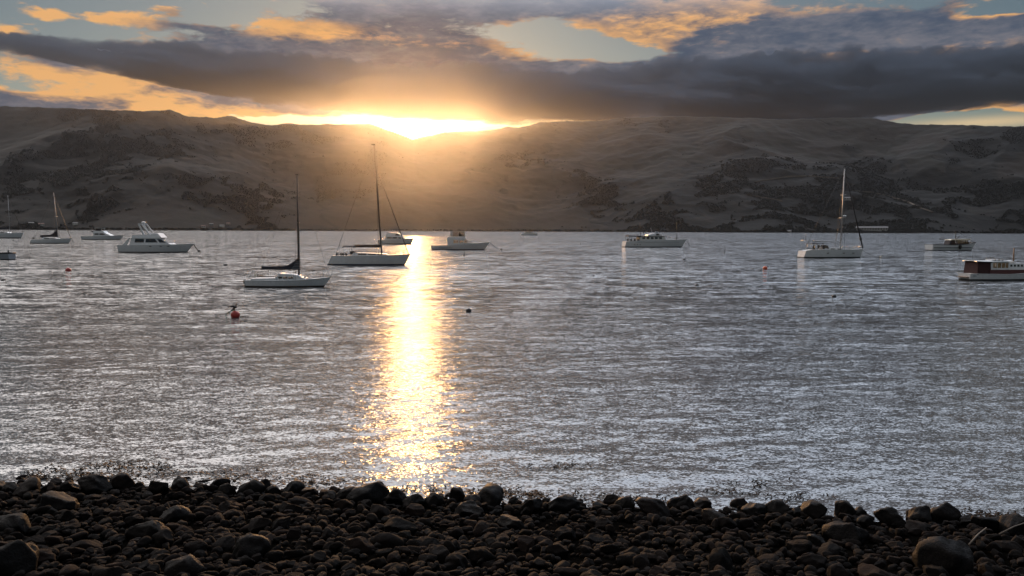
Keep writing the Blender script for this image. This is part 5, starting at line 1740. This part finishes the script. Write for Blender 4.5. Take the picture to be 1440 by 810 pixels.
special = {0: 'black boulder half cut by the left edge at the waterline', 1: 'tall layered black boulder near the left end of the waterline',
           5: 'low black boulder with a glinting shoulder, left of the beach centre', 10: 'flat black rock awash beyond the waterline stones on the left',
           11: 'small pointed rock standing in the water beyond the stones on the left', 15: 'rounded black boulder standing alone below the near sloop',
           19: 'wide sharp-crested boulder just left of the sun glitter', 25: 'wide twin-humped boulder just right of the sun glitter',
           29: 'broad dark boulder at the waterline in the middle of the beach', 32: 'peaked black boulder at the water right of the beach middle',
           35: 'broad brown-black boulder below the charter launch', 37: 'tall blunt black boulder right of the charter launch',
           48: 'black boulder with reddish edge near the right end of the waterline', 49: 'dome-shaped black boulder third from the right end of the waterline',
           52: 'big black boulder at the right edge of the waterline'}
for i, (px, py, w) in enumerate(EDGE):
    x, y, t = on_beach(px, py)
    r = w * t / F * 0.56
    zone = WHERE[min(max(int(px // 180), 0), 7)]
    lab = special.get(i, 'wet black boulder ' + zone)
    g = None if i in special else 'wet black boulders ' + zone
    stone(BOULD[i % 10] if i not in (10, 3) else STONES[i % 16], x, y, r, lab, 'waterline boulders' if g is None else g, 'boulder', 'boulder', 0.2, rs.uniform(0.95, 1.15),
          (rs.uniform(0.75, 1.0) if i not in (19, 25, 29, 35) else 0.7) if i != 10 else 0.5, tilt=0.2)

# larger stones picked out on the beach itself
PICK = [(1325, 808, 74, 'largest boulder, dark and rounded, at the bottom right of the beach', WET, 1.0), (120, 775, 34, 'pale rounded stone among darker ones, low on the left', DRY, 0.8),
        (212, 757, 50, 'wide flat-topped dark stone on the left of the beach', WET, 0.8), (563, 755, 52, 'round brown stone catching warm light below the sun glitter', DRY, 0.95),
        (255, 812, 52, 'humped dark stone at the bottom left', WET, 0.8), (352, 786, 50, 'blocky dark stone low on the beach, left of the middle', WET, 0.9), (18, 752, 42, 'large smooth black stone at the left edge', WET, 0.8),
        (14, 812, 66, 'broad shadowed boulder in the bottom left corner', WET, 0.9), (884, 795, 34, 'egg-shaped grey stone low on the middle right', DRY, 0.9), (720, 745, 50, 'low dark slab just right of the beach middle', WET, 0.6),
        (1148, 770, 30, 'square-shouldered dark stone below the right-hand yacht', WET, 0.95), (1190, 765, 58, 'wide smooth dark stone right of the square-shouldered one', WET, 0.7), (1290, 748, 30, 'pale-topped stone above the largest boulder', DRY, 0.8),
        (1230, 815, 46, 'low stone with an orange glint at the bottom edge', DRY, 0.6), (968, 800, 26, 'tilted reddish stone at the bottom edge right of the middle', DRY, 0.8), (600, 795, 30, 'rounded stone with bright rim at the bottom middle', DRY, 0.8),
        (836, 765, 36, 'long pale-edged slab lying on the middle right', DRY, 0.55), (1415, 775, 30, 'grey stone beside pale sticks at the right edge', DRY, 0.7), (245, 735, 40, 'dark lump of stone upper left of the beach', WET, 0.8),
        (85, 720, 60, 'long low black rock behind the left waterline', WET, 0.6), (1005, 735, 46, 'broad low rock behind the right-hand waterline', WET, 0.6), (660, 728, 44, 'rounded black rock just behind the glitter-side boulders', WET, 0.7)]
MB_WET = [m for m in BOULD]
for i, (px, py, w, lab, mt, sz) in enumerate(PICK):
    x, y, t = on_beach(px, py)
    src = BOULD[(i * 3 + 1) % 10] if mt is WET else STONES[(i * 5) % 16]
    if i in (0, 6, 7, 11):
        src = BOULD[(0, 3, 6, 9)[i % 4]]
    stone(src, x, y, w * t / F * 0.55, lab, 'standout stones on the beach', 'beach_stone', 'stone', 0.25, 1.0, sz, tilt=0.12)

# loose stones: three kinds that look alike within themselves
KINDS = [('dark grey rounded stone lying loose on the beach', 'rounded grey beach stones', 0), ('angular dark stone wedged among the rounded ones', 'angular beach stones', 3)]
n_ind = 300 - len(PICK) - 2
tries = 0; made = 0
while made < n_ind and tries < 20000:
    tries += 1
    px = rs.uniform(-20, 1460); py = rs.uniform(700, 830)
    x, y, t = on_beach(px, py)
    if y > shore_y(x) - 0.15:
        continue
    r = 0.07 + 0.12 * rs.random() ** 2.2
    if any((x - a) ** 2 + (y - b) ** 2 < ((r + c) * 0.72) ** 2 for a, b, c in BIG):
        continue
    lab, g, k = KINDS[made % 2]
    stone(STONES[(4 * int(rs.integers(4)) + k + (0 if k else int(rs.integers(2)))) % 16], x, y, r, lab, g, 'beach_stone', 'stone', 0.2, rs.uniform(0.9, 1.3), rs.uniform(0.8, 1.1))
    made += 1


def build_pebbles():
    """Everything smaller: thousands of stones in one mass."""
    V = []; Fc = []; off = 0
    shapes1 = [stone_shape(V1, rs, rs.uniform(0.45, 0.8), rs.random()) for _ in range(14)]
    shapes2 = [stone_shape(V2, rs, rs.uniform(0.45, 0.8), rs.random()) for _ in range(10)]
    bg = np.array(BIG)
    n = 0; k = 0
    while n < 6500 and k < 60000:
        k += 1
        x = rs.uniform(-11, 11); y = rs.uniform(7.0, 15.2)
        d = shore_y(x) - y
        if d < -0.7 or (d < 0 and rs.random() < 0.6) or abs(x) > y * 0.72 + 0.6:
            continue
        r = 0.028 + 0.085 * rs.random() ** 2.2
        if ((bg[:, 0] - x) ** 2 + (bg[:, 1] - y) ** 2 < (bg[:, 2] * 0.7) ** 2).any():
            continue
        if r > 0.065:
            sh, fc = shapes2[int(rs.integers(10))], F2
        else:
            sh, fc = shapes1[int(rs.integers(14))], F1
        a = rs.uniform(0, 6.28); tl = rs.normal() * 0.35
        Rz = np.array([[math.cos(a), -math.sin(a), 0], [math.sin(a), math.cos(a), 0], [0, 0, 1]])
        Rx = np.array([[1, 0, 0], [0, math.cos(tl), -math.sin(tl)], [0, math.sin(tl), math.cos(tl)]])
        p = (sh * r * np.array([rs.uniform(0.9, 1.4), 1, 1])) @ (Rz @ Rx).T
        z = float(beach_z(np.array([x]), np.array([y]))[0]) + r * rs.uniform(0.1, 0.9)
        V.append(p + np.array([x, y, z])); Fc.append(fc + off); off += len(sh); n += 1
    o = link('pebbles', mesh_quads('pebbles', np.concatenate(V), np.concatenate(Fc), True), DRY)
    tag(o, 'small dark stones and pebbles filling the beach', 'pebbles', kind='stuff')


build_pebbles()


def build_weed():
    """Kelp tips and drifting weed breaking the surface beside the stones."""
    m, T, b = principled('kelp')
    pos = T.node('ShaderNodeNewGeometry').outputs['Position']
    T.put(b.inputs['Base Color'], T.mix(T.noise(pos, 6, 3), c4((0.012, 0.008, 0.004)), c4((0.06, 0.032, 0.012))))
    b.inputs['Roughness'].default_value = 0.7
    b.inputs['Specular IOR Level'].default_value = 0.12
    mb = MB()
    patches = [(100, 664, 70, 10, 90), (175, 655, 80, 8, 80), (210, 668, 90, 8, 90), (60, 672, 40, 5, 30), (330, 672, 60, 8, 60), (410, 672, 70, 8, 70), (450, 680, 60, 6, 50),
               (300, 684, 70, 6, 40), (700, 692, 40, 6, 70), (745, 697, 50, 6, 80), (600, 688, 60, 5, 30), (830, 700, 60, 6, 30), (900, 702, 50, 6, 30), (790, 655, 60, 6, 30),
               (1060, 680, 60, 4, 20), (1120, 696, 60, 4, 20), (1330, 722, 80, 6, 60), (1400, 726, 60, 6, 60), (1270, 728, 50, 5, 40), (1100, 704, 14, 4, 10), (1010, 690, 50, 4, 20)]
    for (px, py, wx, wy, n) in patches:
        for _ in range(n):
            p = on_water(px + rs.normal() * wx * 0.5, py + rs.normal() * wy * 0.5)
            if p.y < shore_y(p.x) - 0.1:
                continue
            for _b in range(int(rs.integers(1, 4))):
                h = rs.uniform(0.006, 0.03); L = rs.uniform(0.04, 0.16); a = rs.uniform(0, 6.28)
                d = Vector((math.cos(a), math.sin(a) * 0.5, 0)) * L
                q = p + Vector((rs.normal() * 0.08, rs.normal() * 0.08, 0))
                w = Vector((-d.y, d.x, 0)).normalized() * rs.uniform(0.006, 0.016)
                pts = [q - d * 0.5 + Vector((0, 0, -0.02)), q + Vector((0, 0, h * 0.7)), q + d * 0.4 + Vector((0, 0, h))]
                rows = [[tuple(c - w * s), tuple(c + w * s)] for c, s in zip(pts, (1.0, 0.9, 0.3))]
                mb.sheet(rows, 0.006)
    o = mb.build('seaweed', m)
    tag(o, 'brown kelp and weed breaking the surface by the stones', 'seaweed', kind='stuff')


build_weed()

# pale driftwood sticks at the right end of the beach
for (a, b2, lab) in (((1362, 781), (1386, 764), 'thin pale driftwood stick leaning on the stones right of the largest boulder'),
                     ((1405, 765), (1445, 755), 'long pale driftwood stick at the right edge of the beach')):
    xa, ya, _ = on_beach(*a); xb, yb, _ = on_beach(*b2)
    za = float(beach_z(np.array([xa]), np.array([ya]))[0]); zb2 = float(beach_z(np.array([xb]), np.array([yb]))[0])
    o = MB().tube([(xa, ya, za + 0.14), ((xa + xb) / 2, (ya + yb) / 2, (za + zb2) / 2 + 0.2), (xb, yb, zb2 + 0.22)], 0.011, 7, 0.007).build('driftwood_stick', paint('driftwood', (0.11, 0.09, 0.07), 0.8, 0.4, 9))
    tag(o, lab, 'stick', 'driftwood sticks')
